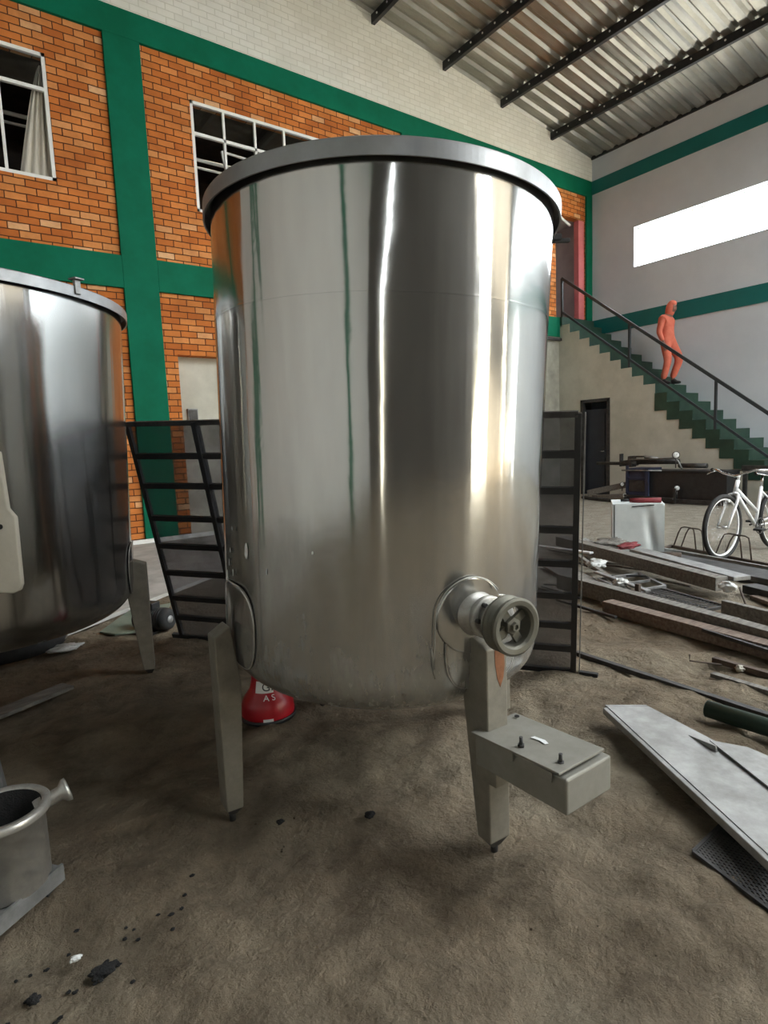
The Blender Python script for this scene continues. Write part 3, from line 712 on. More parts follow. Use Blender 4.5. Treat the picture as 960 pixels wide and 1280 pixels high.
# ------------------------------------------------------------------ glazed steel grille leaning behind the tank
BL, BR, TL, TRr = V((1.24, 4.33, .012)), V((2.76, 2.05, .012)), V((.93, 4.08, 1.555)), V((2.46, 1.79, 1.465))
gt = thing('glazed_grille', 'long black steel grille with dusty grey panes leaning behind the centre tank', 'steel frame', BL)
nrm = (BR - BL).cross(TL - BL).normalized()
def gp_(s_, h): a_ = BL.lerp(BR, s_); b2 = TL.lerp(TRr, s_); return a_.lerp(b2, h)
for h in (.105, .205, .33, .46, .59, .735, .862):
    obj('crossbar', MB().bar(gp_(0, h), gp_(1, h), .036, .026, nrm), 'black', gt)
for nm, h in (('bottom_rail', .004), ('top_rail', .996)): obj(nm, MB().bar(gp_(-.03 if h < .5 else 0, h), gp_(1, h), .03, .026, nrm), 'black' if h < .5 else 'dark_steel', gt)
for s_ in (0, .19, .40, .62, .82, 1): obj('stile', MB().bar(gp_(s_, 0), gp_(s_, 1), .03, .026 if s_ in (0, 1) else .05, nrm), 'black', gt)
obj('glass_pane', MB().prism([gp_(0, 0) + nrm * .005, gp_(1, 0) + nrm * .005, gp_(1, 1) + nrm * .005, gp_(0, 1) + nrm * .005], nrm * .004), 'smoked_glass', gt, 'dusty grey glass')
obj('edge_strip', MB().bar(gp_(1.012, 0), gp_(1.012, 1), .006, .02, nrm), 'grey_steel', gt)

# ------------------------------------------------------------------ red can under the tank
RC = V((1.185, 2.74, 0)); rc = thing('gas_can', 'squat red metal can on the floor behind the left leg', 'can', RC)
obj('body', MB().lathe([(.001, .004), (.128, .004), (.134, .012), (.134, .035), (.131, .05), (.130, .075), (.118, .105), (.085, .15), (.075, .20), (.073, .26), (.06, .27), (.001, .27)], RC, seg=48), 'red', rc)
obj('base_ring', MB().lathe([(.134, .0), (.140, .0), (.140, .018), (.134, .02)], RC, seg=48, close=True), 'black', rc)
tocam = (V((0, 0, 0)) - RC); tocam.z = 0; tocam.normalize()
def label_on(txt, size, r, z, ang, m, tilt=0, parent=None, ext=.0006):
    cu = bpy.data.curves.new('lettering', 'FONT'); cu.body = txt; cu.size = size; cu.align_x = 'CENTER'; cu.align_y = 'CENTER'; cu.extrude = ext
    to = bpy.data.objects.new('lettering', cu); COL.objects.link(to); bpy.context.view_layer.update()
    me = bpy.data.meshes.new_from_object(to.evaluated_get(bpy.context.evaluated_depsgraph_get())); bpy.data.objects.remove(to)
    base = math.atan2(tocam.y, tocam.x)
    ct, stt = math.cos(tilt), math.sin(tilt)
    for v in me.vertices:
        x, y, zz = v.co; rr = r - y * stt; an = base + ang + x / r
        v.co = V((math.cos(an) * (rr + zz + .0008), math.sin(an) * (rr + zz + .0008), z + y * ct))
    me.materials.clear(); me.materials.append(M[m]); o = bpy.data.objects.new('lettering', me); COL.objects.link(o); o.parent = parent; BASE[o.name] = RC
    return o
def patch(r, z0, z1, a0, a1, m, name, r1=None):
    base = math.atan2(tocam.y, tocam.x); r1 = r1 or r; vs = []
    for i in range(9):
        an = base + a0 + (a1 - a0) * i / 8
        vs += [(math.cos(an) * r, math.sin(an) * r, z0), (math.cos(an) * r1, math.sin(an) * r1, z1)]
    return obj(name, MB().add([V(p) + RC for p in vs], [[2 * i, 2 * i + 2, 2 * i + 3, 2 * i + 1] for i in range(8)], True), m, rc)
patch(.1355, .008, .034, -.20, .17, 'white', 'label_strip')
patch(.0885, .148, .205, -.7, .36, 'white', 'upper_label', .0765)
label_on('GL', .058, .0825, .176, .12, 'black', .2, rc)
label_on('A S', .042, .104, .128, .09, 'white', .6, rc)

# ------------------------------------------------------------------ left foreground: pump housing on a steel angle
PO = V((.012, 2.055, .07)); ph = thing('pump_housing', 'open stainless cylinder housing with side outlet standing on a flat steel angle', 'pump housing', PO)
obj('body', MB().lathe([(.001, .0), (.110, .0), (.116, .006), (.116, .215), (.132, .220), (.134, .226), (.134, .240), (.129, .245), (.110, .245), (.108, .238)], PO, seg=56), 'fitting', ph)
obj('bore', MB().lathe([(.109, .240), (.106, .235), (.106, .03), (.001, .025)], PO, seg=56), 'charcoal', ph, 'inside of the cylinder, shade painted in dark')  # shade of the deep bore painted on as near-black
d_ = V((.83, .05, .20)).normalized()
obj('outlet', MB().lathe([(.020, .09), (.022, .10), (.022, .165), (.036, .178), (.037, .19), (.026, .192), (.020, .185), (.018, .12)], PO + V((0, 0, .185)), d_, 28), 'fitting', ph)
ft = thing('base_angle', 'flat steel base angle under the open stainless cylinder housing', 'steel angle', (0, 1.95, 0))
A0, A1 = V((-.34, 1.68, .045)), V((.155, 2.03, .055))
obj('angle_face', MB().bar(A0, A1, .008, .055), 'grey_steel', ft); dd = (A1 - A0).normalized(); sdv = V((-dd.y, dd.x, 0))
obj('angle_top', MB().bar(A0 + sdv * .13 + V((0, 0, .012)), A1 + sdv * .13 + V((0, 0, .012)), .27, .008), 'grey_steel', ft)
for q in (.1, .93): obj('leg', MB().box(A0.lerp(A1, q) + sdv * .03 - V((0, 0, .03)), (.03, .05, .05), math.atan2(dd.y, dd.x)), 'dark_steel', ft)
# beige plate on a steel post at the left edge
pp = thing('control_plate', 'beige drilled plate with rounded corners in front of the second tank', 'plate', (-.02, 2.40, 0))
fwv = V((.5836, .812, 0)); rtv = V((.812, -.5836, 0))
pc = V((.150, 2.325, 0)); cr = []
def prc(u, z): return V((pc.x, pc.y, 0)) + rtv * u + V((0, 0, z))
ol = [(-.30, .93), (-.035, .90), (-.012, .91), (-.003, .93), (.0, 1.16), (-.022, 1.19), (-.030, 1.38), (-.30, 1.42)]
obj('plate', MB().prism([prc(u, z) for u, z in ol], fwv * .02), 'beige_plate', pp, bevel=.004)
obj('bolt_hole', MB().tube([prc(-.052, 1.13) - fwv * .002, prc(-.052, 1.13) + fwv * .004], .009, 12), 'charcoal', pp)
obj('post', MB().bar((-.075, 2.44, 1.0), (.035, 2.425, .01), .05, .05), 'grey_steel', pp)

# ------------------------------------------------------------------ items behind the left tank
mo = V((1.12, 4.66, 0)); em = thing('electric_motor', 'black electric motor lying on the floor beside the left tank leg', 'motor', mo)
ax = V((.55, -.80, .03)).normalized()
mcen = mo + V((0, 0, .10))
prof = []
for i in range(12): prof += [(.088, -.12 + i * .02), (.088, -.108 + i * .02), (.078, -.106 + i * .02), (.078, -.102 + i * .02)]
obj('housing', MB().lathe([(.001, -.125), (.07, -.125)] + prof + [(.085, .125), (.001, .126)], mcen, ax, 32), 'black', em)
obj('fan_cover', MB().lathe([(.001, .165), (.05, .17), (.075, .163), (.086, .13), (.086, .12)], mcen, ax, 32), 'rubber', em)
obj('shaft', MB().lathe([(.012, -.19), (.012, -.12)], mcen, ax, 12).lathe([(.001, .171), (.028, .172), (.03, .165)], mcen, ax, 20), 'grey_steel', em)
obj('terminal_box', MB().box(mcen + V((0, 0, .105)), (.09, .09, .05), math.atan2(ax.y, ax.x)), 'black', em, bevel=.006)
obj('foot', MB().box(mo + V((0, 0, .012)), (.16, .20, .022), math.atan2(ax.y, ax.x)), 'black', em)
obj('plastic_sheet', MB().prism([V((x, y, .012)) for x, y in ((.78, 4.86), (.86, 4.72), (1.02, 4.66), (1.22, 4.78), (1.45, 5.35), (1.10, 5.35), (.9, 5.05))], (0, 0, .012)), 'green_sheet', None, 'faded green flat sheet on the floor behind the left tank leg', cat='sheet')
hs = MB(); pts = [V((.17 + .34 * math.cos(u), 4.90 + .34 * math.sin(u), .075)) for u in [2 * PI * i / 40 for i in range(40)]]
obj('tyre', MB().tube(pts, .06, 12, closed=True), 'rubber', None, 'black tyre lying flat under the left tank', cat='tyre')
def crumple(name, c, size, m, label, cat, seed, group=None, flat=.5):
    bm = bmesh.new(); bmesh.ops.create_icosphere(bm, subdivisions=4, radius=1); r = random.Random(seed); off = V((seed * 3.1, seed, 0))
    for v in bm.verts:
        k = 1 + .5 * mnoise.noise(v.co * 1.7 + off) + .35 * abs(mnoise.noise(v.co * 4.1 + off)) + .12 * mnoise.noise(v.co * 9 + off); v.co = V((v.co.x * k * size[0], v.co.y * k * size[1], v.co.z * k * size[2]))
    zmin = min(v.co.z for v in bm.verts); me = bpy.data.meshes.new(name)
    for v in bm.verts: v.co.z -= zmin
    bm.to_mesh(me); bm.free(); me.materials.append(M[m]); me.polygons.foreach_set('use_smooth', [True] * len(me.polygons))
    o = bpy.data.objects.new(name, me); COL.objects.link(o); o.location = c; return tag(o, label, cat, group)
crumple('rag', (.50, 4.60, .0), (.10, .05, .022), 'plastic_film', 'white crumpled rag beside the far leg of the left tank', 'rag', 2)
obj('timber_offcut', MB().bar((-.05, 3.62, .012), (.42, 3.86, .012), .11, .02), 'wood', None, 'thin pale board on the dirt under the left tank', cat='board', own=(-.05, 3.62, 0))

# ------------------------------------------------------------------ floor litter in the foreground
for c, s_, sd, lb in (((1.10, 1.70, .0), (.016, .014, .012), 3, 'black lump of charcoal between the two front legs'), ((.83, 1.88, .0), (.014, .010, .007), 5, 'small black chip near the left leg foot'),
                  ((.19, 1.61, -.004), (.032, .022, .010), 7, 'largest black charcoal patch in the lower left foreground'), ((.03, 1.63, -.002), (.014, .012, .008), 9, 'black charcoal lump nearest the lower left corner')):
    crumple('charcoal_lump', c, s_, 'charcoal', lb, 'charcoal', sd, 'charcoal lumps on the dusty floor')
crumple('paper_scrap', (.135, 1.70, .0), (.014, .008, .006), 'plastic_film', 'tiny white scrap left of the largest charcoal patch', 'scrap', 11)
rnd = random.Random(12)
for i in range(26):
    x = .19 + rnd.gauss(0, .12); y = 1.62 + rnd.gauss(0, .12)
    crumple('charcoal_crumb', (x, y, fh(x, y)), (.004 + rnd.random() * .004, .004, .003), 'charcoal', 'tiny black crumb scattered around the largest charcoal patch', 'charcoal', i, 'charcoal crumbs around the patch')

# ------------------------------------------------------------------ right side: sheets, mesh, pipes, rods
def slab(name, pts, off, m, label, cat, group=None, bevel=0): return obj(name, MB().prism([V(p) for p in pts], off), m, None, label, cat=cat, group=group, own=pts[0], bevel=bevel)
ms = thing('metal_sheet', 'long pale folded metal sheet lying on the dirt beside the mounting box', 'metal sheet', (2.3, 1.3, 0))
q = [V((2.34, 1.555, .10)), V((2.50, 1.445, .09)), V((2.40, 1.03, .08)), V((2.25, .62, .07)), (1.83, .66, .09)]
obj('sheet_panel', MB().prism([V(p) for p in q], (0, 0, .006)), 'sheet', ms)
obj('folded_edge', MB().bar(q[0] + V((-.012, 0, -.012)), V(q[4]) + V((-.012, 0, -.012)), .022, .03), 'sheet', ms, bevel=.003)
obj('folded_edge', MB().bar(q[0] + V((.0, .006, 0)), q[1] + V((0, .006, 0)), .012, .014), 'sheet', ms)
for p, h in (((2.40, 1.42), .085), ((2.1, .9), .075)): obj('sheet_rib', MB().box((p[0], p[1], h / 2), (.05, .09, h), .5), 'dark_steel', ms)
m2 = thing('metal_sheet', 'smaller pale metal sheet overlapping behind the long folded one', 'metal sheet', (2.5, .95, 0))
obj('sheet_panel', MB().prism([V(p) for p in ((2.38, 1.11, .098), (2.46, 1.00, .085), (2.44, .80, .08), (2.20, .80, .09))], (0, 0, .005)), 'sheet', m2)
obj('folded_edge', MB().bar((2.385, 1.21, .075), (2.33, 1.06, .10), .008, .03), 'sheet', m2)
obj('sheet_rib', MB().box((2.40, .92, .04), (.06, .10, .08)), 'dark_steel', m2)
# expanded metal mesh bottom right
em2 = thing('expanded_mesh', 'rusty expanded metal mesh panel under the long pale metal sheet', 'metal mesh', (1.9, .8, 0))
Q = [V((1.785, .875, .022)), V((2.02, .88, .03)), V((2.05, .52, .03)), V((1.68, .52, .022))]
def qd(u, v): return Q[0].lerp(Q[1], u).lerp(Q[3].lerp(Q[2], u), v)
mm = MB(); NU, NV = 20, 28
for i in range(NU + 1):
    for j in range(NV):
        u0 = (i + (.5 if j % 2 else 0)) / NU; u1 = (i + (0 if j % 2 else .5)) / NU; u2 = (i + (1 if not j % 2 else .5) - (1 if not j % 2 else 0)) / NU
        for ua, ub in ((u0, u1), (u0, u1 - 1 / NU if not j % 2 else u1 + 1 / NU)):
            if 0 <= ua <= 1 and 0 <= ub <= 1: mm.bar(qd(ua, j / NV), qd(ub, (j + 1) / NV), .006, .004)
obj('mesh_strands', mm, 'dark_steel', em2)
for a_, c_ in zip(Q, Q[1:] + Q[:1]): obj('border_bar', MB().bar(a_, c_, .010, .012), 'dark_steel', em2)
obj('pipe', MB().tube([(2.78, 1.31, .045), (2.80, .40, .05)], .04, 20).lathe([(.030, 0), (.041, 0)], (2.78, 1.3105, .045), (0, 1, 0), 20), 'green_pipe', None, 'dark green round pipe on the dirt behind the pale metal sheets', cat='pipe', own=(2.78, 1.31, 0))
obj('steel_rail', MB().bar((3.02, 2.22, .014), (2.95, .55, .014), .035, .028), 'dark_steel', None, 'long thin dark steel bar running along the floor past the grille', cat='steel bar', own=(3, 2.2, 0))
obj('rod', MB().bar((3.27, 1.52, .02), (3.22, .7, .02), .04, .022), 'wood', None, 'thin brown stick on the dirt at the right edge', cat='stick', own=(3.27, 1.52, 0))
obj('rod', MB().bar((3.50, 1.62, .02), (3.44, .8, .025), .035, .03), 'rust', None, 'short dark rusty bar just below the reddish plank', cat='steel bar', own=(3.46, 1.6, 0))
obj('wire_rod', MB().tube([(3.40, 1.71, .05), (3.40, 1.71, .012), (3.47, 1.56, .012)], .005, 6), 'rust', None, 'bent thin wire rod standing on the dirt', cat='wire', own=(3.4, 1.7, 0))
crumple('pebble', (3.46, 1.46, .0), (.02, .02, .015), 'beige_plate', 'pale stone beside the reddish plank', 'stone', 21)
crumple('pebble', (2.78, 1.16 + .03, .0), (.0001, .0001, .0001), 'beige_plate', None, None, 22) if False else None
obj('timber_offcut', MB().bar((2.78, 2.02, .012), (2.82, 1.93, .012), .03, .02), 'rubber', None, 'small black scrap beside the foot of the grille', cat='scrap', own=(2.8, 2, 0))

# planks and beams of the junk pile
def beam(name, p0, p1, w, h, m, label, cat='plank', group='timber and steel in the junk pile'):
    return obj(name, MB().bar(p0, p1, w, h), m, None, label, cat=cat, group=group, own=p0, bevel=.004)
beam('plank', (3.95, 2.62, .055), (3.66, .6, .06), .11, .09, 'red_wood', 'reddish brown timber plank, frontmost of the junk pile')
beam('plank', (4.30, 3.32, .08), (3.95, 1.70, .085), .10, .13, 'wood', 'grey timber beam behind the reddish plank')
beam('plank', (3.96, 1.71, .085), (3.74, .75, .085), .10, .12, 'wood', 'grey timber beam continuing right of the broken joint')
beam('plank', (4.36, 1.96, .075), (4.12, .80, .075), .05, .15, 'wood', 'upright grey plank behind the mesh grating at the right edge')
beam('plank', (5.72, 4.42, .14), (4.86, 2.20, .14), .12, .11, 'wood', 'long grey beam across the middle of the junk pile')
beam('steel_channel', (5.55, 3.35, .18), (4.98, 2.10, .18), .16, .035, 'grey_steel', 'grey metal channel lying on the long grey beam', 'steel channel')
beam('steel_channel', (6.05, 3.62, .05), (5.62, 1.75, .05), .34, .05, 'dark_steel', 'wide grey metal trough behind the junk pile', 'steel channel')
beam('steel_channel', (6.34, 3.62, .05), (5.95, 2.00, .05), .03, .07, 'sheet', 'bright edged steel strip below the bicycle wheel', 'steel strip')
beam('steel_channel', (5.22, 2.15, .05), (4.95, 1.35, .05), .14, .07, 'dark_steel', 'dark steel channel at the right of the junk pile', 'steel channel')
beam('steel_strip', (4.72, 3.25, .10), (4.40, 2.55, .10), .05, .02, 'grey_steel', 'short grey strip left of the window frame in the pile', 'steel strip')
beam('steel_strip', (5.15, 3.75, .12), (4.45, 2.75, .06), .04, .03, 'wood', 'narrow batten crossing the left end of the pile', 'batten')
beam('steel_strip', (5.45, 4.55, .10), (5.30, 3.70, .14), .06, .02, 'white', 'white strip poking out from behind the grille', 'strip')
beam('steel_strip', (3.90, 3.05, .03), (3.80, 2.45, .03), .03, .02, 'dark_steel', 'thin dark bar beside the left end of the pile', 'steel bar')
beam('post_stub', (4.20, 2.52, .0), (4.20, 2.52, .20), .035, .035, 'rust', 'short rusty stub standing up beside the grey beam', 'stub')
beam('plank', (4.95, 3.9, .03), (4.35, 2.9, .03), .25, .02, 'wood', 'flat dusty board inside the junk pile', 'board')
beam('plank', (5.10, 2.05, .02), (4.75, 1.45, .02), .10, .03, 'red_wood', 'reddish board right of the junk pile', 'board')
# window frame in the pile
def frame(name, P, n_u, n_v, m, label, t=.02, bar=.008, diag=False, cat='grating'):
    P = [V(p) for p in P]; th = thing(name, label, cat, P[0]); f = MB()
    for a_, c_ in zip(P, P[1:] + P[:1]): f.bar(a_, c_, t, t)
    obj('border', f, m, th); g = MB()
    L = lambda u, v: P[0].lerp(P[1], u).lerp(P[3].lerp(P[2], u), v)
    for i in range(1, n_u): g.bar(L(i / n_u, 0), L(i / n_u, 1), bar, bar)
    for j in range(1, n_v): g.bar(L(0, j / n_v), L(1, j / n_v), bar, bar)
    obj('grating_bars', g, m, th); return th
frame('floor_grating', [(4.72, 2.62, .05), (4.55, 2.02, .05), (4.28, 2.10, .05), (4.42, 2.72, .05)], 18, 2, 'dark_steel', 'dark slotted grating between the two grey beams')
frame('floor_grating', [(3.90, 1.78, .09), (3.72, .95, .09), (3.55, .98, .09), (3.78, 1.82, .09)], 26, 6, 'dark_steel', 'dark perforated grating lying on the reddish plank')
frame('window_frame', [(5.05, 3.02, .06), (4.78, 2.62, .06), (4.38, 2.72, .06), (4.62, 3.15, .06)], 2, 1, 'grey_steel', 'empty grey metal frame lying in the middle of the pile', t=.028, bar=.02, cat='frame')
crumple('plastic_bag', (5.95, 4.25, .02), (.11, .07, .05), 'plastic_film', 'white plastic bag on the floor just right of the grille', 'plastic bag', 31)
crumple('plastic_bag', (4.98, 3.42, .06), (.09, .07, .04), 'plastic_film', 'clear crumpled plastic bag among the planks', 'plastic bag', 33)
crumple('plastic_scrap', (4.74, 2.10, .11), (.035, .055, .035), 'white', 'torn white scrap at the end of the long grey beam', 'scrap', 35)
crumple('plastic_scrap', (4.50, 2.86, .05), (.05, .05, .035), 'plastic_film', 'small clear plastic scrap beside the grey frame', 'scrap', 36)
crumple('red_cloth', (5.62, 3.48, .16), (.16, .06, .03), 'dull_red', 'dull red cloth in front of the white box', 'cloth', 37)
crumple('rag', (5.75, 3.78, .10), (.18, .14, .05), 'wood', 'brown dusty rag in front of the white box', 'rag', 38)
obj('pipe', MB().tube([(5.90, 3.33, .09), (6.0, 3.12, .09)], .028, 12).tube([(5.88, 3.30, .09), (6.05, 3.24, .09)], .02, 10), 'rust', None, 'short rusty pipe tee right of the red cloth', cat='pipe fitting', own=(5.9, 3.3, 0))
obj('wire_rod', MB().tube([(4.75, 2.02, .16), (4.55, 1.86, .01), (4.62, 1.66, .01)], .009, 6), 'rust', None, 'bent dark rod leaning at the end of the long grey beam', cat='wire', own=(4.7, 2, 0))
obj('wire_rod', MB().tube([(4.95, 3.6, .10), (4.85, 3.2, .05), (4.95, 2.9, .08), (4.9, 2.7, .03)], .008, 6), 'rubber', None, 'curving black cable among the planks', cat='cable', own=(4.9, 3.2, 0))
# fill litter: small sticks around the left end of the pile
rnd = random.Random(5)
for i in range(14):
    x = 4.1 + rnd.random() * 1.6; y = 2.5 + rnd.random() * 1.5 + (x - 4.5) * .6; an = -1.9 + rnd.random() * .7; L = .2 + rnd.random() * .5
    obj('stick', MB().bar((x, y, .02 + rnd.random() * .03), (x + math.cos(an) * L, y + math.sin(an) * L, .02 + rnd.random() * .04), .02 + rnd.random() * .02, .015), rnd.choice(['wood', 'dark_steel', 'wood', 'rust']), None,
        'thin dusty stick strewn between the beams of the junk pile', cat='stick', group='sticks strewn in the junk pile', own=(x, y, 0))

# white appliance box
wb = thing('appliance_box', 'dented pale grey metal cube standing behind the junk pile', 'metal box', (6.3, 3.95, 0))
c0 = V((5.82, 3.80, 0)); c1 = V((5.82 + .30, 3.80 - .43, 0)); u_ = (c1 - c0).normalized(); n_ = V((-u_.y, u_.x, 0)); WD = (c1 - c0).length; HT = .60
vs = []; N = 22
def dent(s_, h): return .035 * math.exp(-((s_ - .74 + .15 * (h - .5)) / .07) ** 2) * math.exp(-((h - .45) / .35) ** 2)
for i in range(N + 1):
    for j in range(N + 1): s_, h = i / N, j / N; vs.append(c0 + u_ * WD * s_ + V((0, 0, HT * h)) + n_ * dent(s_, h))
b0 = MB().add(vs, [[i * (N + 1) + j, (i + 1) * (N + 1) + j, (i + 1) * (N + 1) + j + 1, i * (N + 1) + j + 1] for i in range(N) for j in range(N)], True)
D_ = n_ * .5; p = [c0, c1, c1 + D_, c0 + D_]; t_ = [x + V((0, 0, HT)) for x in p]
b0.add([p[1], p[2], t_[2], t_[1]], [[0, 1, 2, 3]]); b0.add([p[2], p[3], t_[3], t_[2]], [[0, 1, 2, 3]]); b0.add([p[3], p[0], t_[0], t_[3]], [[0, 1, 2, 3]]); b0.add(t_, [[0, 1, 2, 3]])
obj('casing', b0, 'appliance', wb)
obj('edge_seam', MB().bar(c0 - n_ * .004 + u_ * .022 + V((0, 0, .01)), c0 - n_ * .004 + u_ * .022 + V((0, 0, HT - .01)), .006, .006), 'dark_steel', wb)
obj('slot', MB().bar(c0 - n_ * .002 + u_ * .20 + V((0, 0, HT - .03)), c0 - n_ * .002 + u_ * .42 + V((0, 0, HT - .012)), .006, .010), 'black', wb)
tc_ = c0 + u_ * .33 + n_ * .12 + V((0, 0, HT + .028))
rt_ = thing('red_tool', 'dull red tool lying on top of the pale metal cube', 'tool', tc_)
obj('body', MB().tube([tc_ - u_ * .15, tc_ - u_ * .05, tc_ + u_ * .05, tc_ + u_ * .17], [.022, .028, .026, .03], 10), 'dull_red', rt_)
obj('grip', MB().tube([tc_ - u_ * .24, tc_ - u_ * .14], .016, 8), 'rubber', rt_)

# ------------------------------------------------------------------ long dark press by the stair wall
pr = thing('hydraulic_press', 'long dark blue press bench with pipes and gauges below the stairs', 'machine', (11.2, 6.2, 0))
Y0, Y1 = 5.02, 6.98
obj('bench', MB().box((11.45, (Y0 + 6.5) / 2, .33), (.5, 6.5 - Y0, .55)).box((11.45, (Y0 + 6.5) / 2, .615), (.54, 6.5 - Y0 + .04, .03)), 'black', pr, bevel=.01)
obj('cabinet', MB().box((11.40, 6.72, .36), (.52, .46, .62)), 'navy', pr, bevel=.01)
obj('cabinet_frame', MB().box((11.13, 6.93, .40), (.03, .05, .66)).box((11.13, 6.50, .38), (.04, .07, .60)).box((11.13, 6.72, .47), (.03, .42, .04)).box((11.13, 6.72, .16), (.03, .42, .04)), 'navy', pr)
obj('cabinet_panel', MB().box((11.135, 6.72, .32), (.01, .34, .22)), 'dark_steel', pr)
obj('skid_rail', MB().bar((11.12, Y0, .05), (11.12, Y1, .05), .06, .08).bar((11.0, 6.9, .13), (11.0, 5.9, .10), .05, .03), 'dark_steel', pr)
obj('ram', MB().tube([(11.3, 7.75, .76), (11.3, 7.2, .76), (11.3, 7.18, .76), (11.3, 6.8, .78)], [.035, .035, .06, .06], 12).tube([(11.3, 6.8, .79), (11.3, 5.95, .80)], .05, 12).tube([(11.3, 5.95, .72), (11.3, 5.42, .72)], .045, 12), 'dark_steel', pr)
obj('pipe_run', MB().tube([(11.22, 6.95, .84), (11.22, 6.0, .87), (11.22, 5.92, .80), (11.22, 5.85, .66)], .018, 8).tube([(11.12, 7.05, .63), (11.12, 6.2, .63)], .015, 8).tube([(11.2, 6.6, .9), (11.25, 6.35, .86)], .03, 8), 'grey_steel', pr)
obj('end_plate', MB().box((11.3, 6.93, .80), (.18, .08, .22)).box((11.3, 6.8, .90), (.14, .30, .03)), 'dark_steel', pr)
obj('end_plate', MB().box((11.3, 7.17, .83), (.1, .03, .26)), 'dark_steel', pr)
def gauge(y, z, r, x=11.14, stem=.12):
    c = V((x, y, z)); ax = V((-.75, -.62, 0)).normalized()
    g = obj('gauge', MB().lathe([(.001, -.02), (r, -.02), (r * 1.05, 0), (r * 1.05, .018), (r * .9, .02), (r * .88, .012), (.001, .012)], c, ax, 24), 'black', pr)
    obj('dial', MB().lathe([(.001, .0), (r * .86, .0), (r * .86, .015), (.001, .015)], c, ax, 24), 'dial', g)
    e1 = V((-ax.y, ax.x, 0)); obj('needle', MB().bar(c + ax * .017, c + ax * .017 + e1 * r * .4 + V((0, 0, r * .45)), .006, .003, ax), 'black', g)
    if stem: obj('gauge_stem', MB().tube([c - V((0, 0, r)), c - V((0, 0, r + stem))], .010, 8), 'dark_steel', g)
gauge(5.93, .93, .066, stem=.18); gauge(5.90, .30, .052, stem=.14); gauge(7.05, .34, .042, stem=.10)
obj('strut', MB().bar((11.05, 5.9, .30), (11.05, 5.9, .02), .03, .05), 'dark_steel', pr)
beam('plank', (11.2, 7.9, .12), (11.3, 7.0, .33), .10, .12, 'wood', 'grey plank leaning on the press beside the navy door', 'plank', 'planks by the stair door')
beam('plank', (11.1, 7.7, .05), (11.0, 6.9, .12), .10, .08, 'wood', 'low dark plank under the leaning one beside the navy door', 'plank', 'planks by the stair door')
obj('pipe', MB().tube([(11.0, 7.9, .04), (10.6, 6.6, .04)], .035, 10), 'dark_steel', None, 'dark pipe on the floor before the navy door', cat='pipe', own=(10.8, 7.2, 0))
obj('pipe', MB().bar((11.62, 4.95, .66), (11.62, 3.6, .66), .08, .10).bar((11.62, 3.65, .6), (11.62, 3.65, 0), .06, .06).bar((11.62, 4.9, .6), (11.62, 4.9, 0), .06, .06), 'dark_steel', None, 'dark steel trestle bar right of the press behind the bicycle', cat='trestle', own=(11.6, 4.3, 0))
obj('wood_debris', MB().bar((9.3, 5.6, .02), (8.4, 5.1, .02), .06, .03), 'rubber', None, 'black strip on the concrete left of the pale metal cube', cat='strip', own=(9, 5.4, 0))

# ------------------------------------------------------------------ bicycle rack and bicycle
RK = V((6.55, 3.0, 0)); rk = thing('bicycle_rack', 'low rusty bicycle rack of bent rod hoops under the bicycle', 'bicycle rack', RK)
r0, r1 = V((6.80, 3.66, .02)), V((6.22, 1.9, .02)); q0, q1 = V((6.42, 3.60, .02)), V((5.95, 1.9, .02))
obj('rail', MB().bar(r0, r1, .03, .03), 'rust', rk); obj('rail', MB().bar(q0, q1, .03, .03), 'rust', rk)
obj('rail', MB().bar(r0, q0, .03, .03), 'rust', rk)
rdv = (r1 - r0).normalized(); up = V((0, 0, 1)); cr_ = (q0 - r0)
def hoop(s_):
    o_ = r0.lerp(r1, s_)
    for off in (.0, .11):
        b_ = o_ + rdv * off
        # each hoop is a tall bent rod rising from the back rail
        pts = [b_, b_ + rdv * .07 + up * .17, b_ + rdv * .11 + up * .235, b_ + rdv * .16 + up * .25, b_ + rdv * .25 + up * .25, b_ + rdv * .29 + up * .235, b_ + rdv * .305 + up * .18, b_ + rdv * .33]
        obj('hoop', MB().tube([p + cr_ * (0) for p in pts], .0075, 8), 'rust', rk)
for s_ in (.02, .34, .70): hoop(s_)

bk = thing('bicycle', 'white bicycle parked at the right edge with its front wheel in the rack', 'bicycle', (6.46, 2.93, 0))
Bd = V((.996, -.087, 0)).normalized(); Bp = V((-.087, -.996, 0)).normalized(); FA = V((6.46, 2.93, .345))
def bp(x, z, s_=0): return FA + Bd * x + Bp * s_ + V((0, 0, z - .345))
def wheel(x):
    c = bp(x, .345); ring = [c + (Bd * math.cos(u) + up * math.sin(u)) * .325 for u in [2 * PI * i / 48 for i in range(48)]]
    w = obj('wheel', MB().tube(ring, .024, 10, closed=True), 'rubber', bk, 'black tyre')
    ring = [c + (Bd * math.cos(u) + up * math.sin(u)) * .297 for u in [2 * PI * i / 48 for i in range(48)]]
    obj('rim', MB().tube(ring, .012, 8, closed=True), 'bike_white', w)
    s = MB()
    for i in range(32):
        u = 2 * PI * i / 32; u2 = u + (.35 if i % 2 else -.35); sd = .03 * (1 if i % 4 < 2 else -1)
        s.tube([c + (Bd * math.cos(u2) + up * math.sin(u2)) * .02 + Bp * sd, c + (Bd * math.cos(u) + up * math.sin(u)) * .292], .0013, 4)
    obj('spokes', s, 'chrome', w); obj('hub', MB().tube([c - Bp * .05, c + Bp * .05], .016, 12), 'chrome', w)
wheel(0); wheel(1.06)
HT_, HB = bp(.27, .82), bp(.22, .70); BBk = bp(.64, .30); ST = bp(.74, .72)
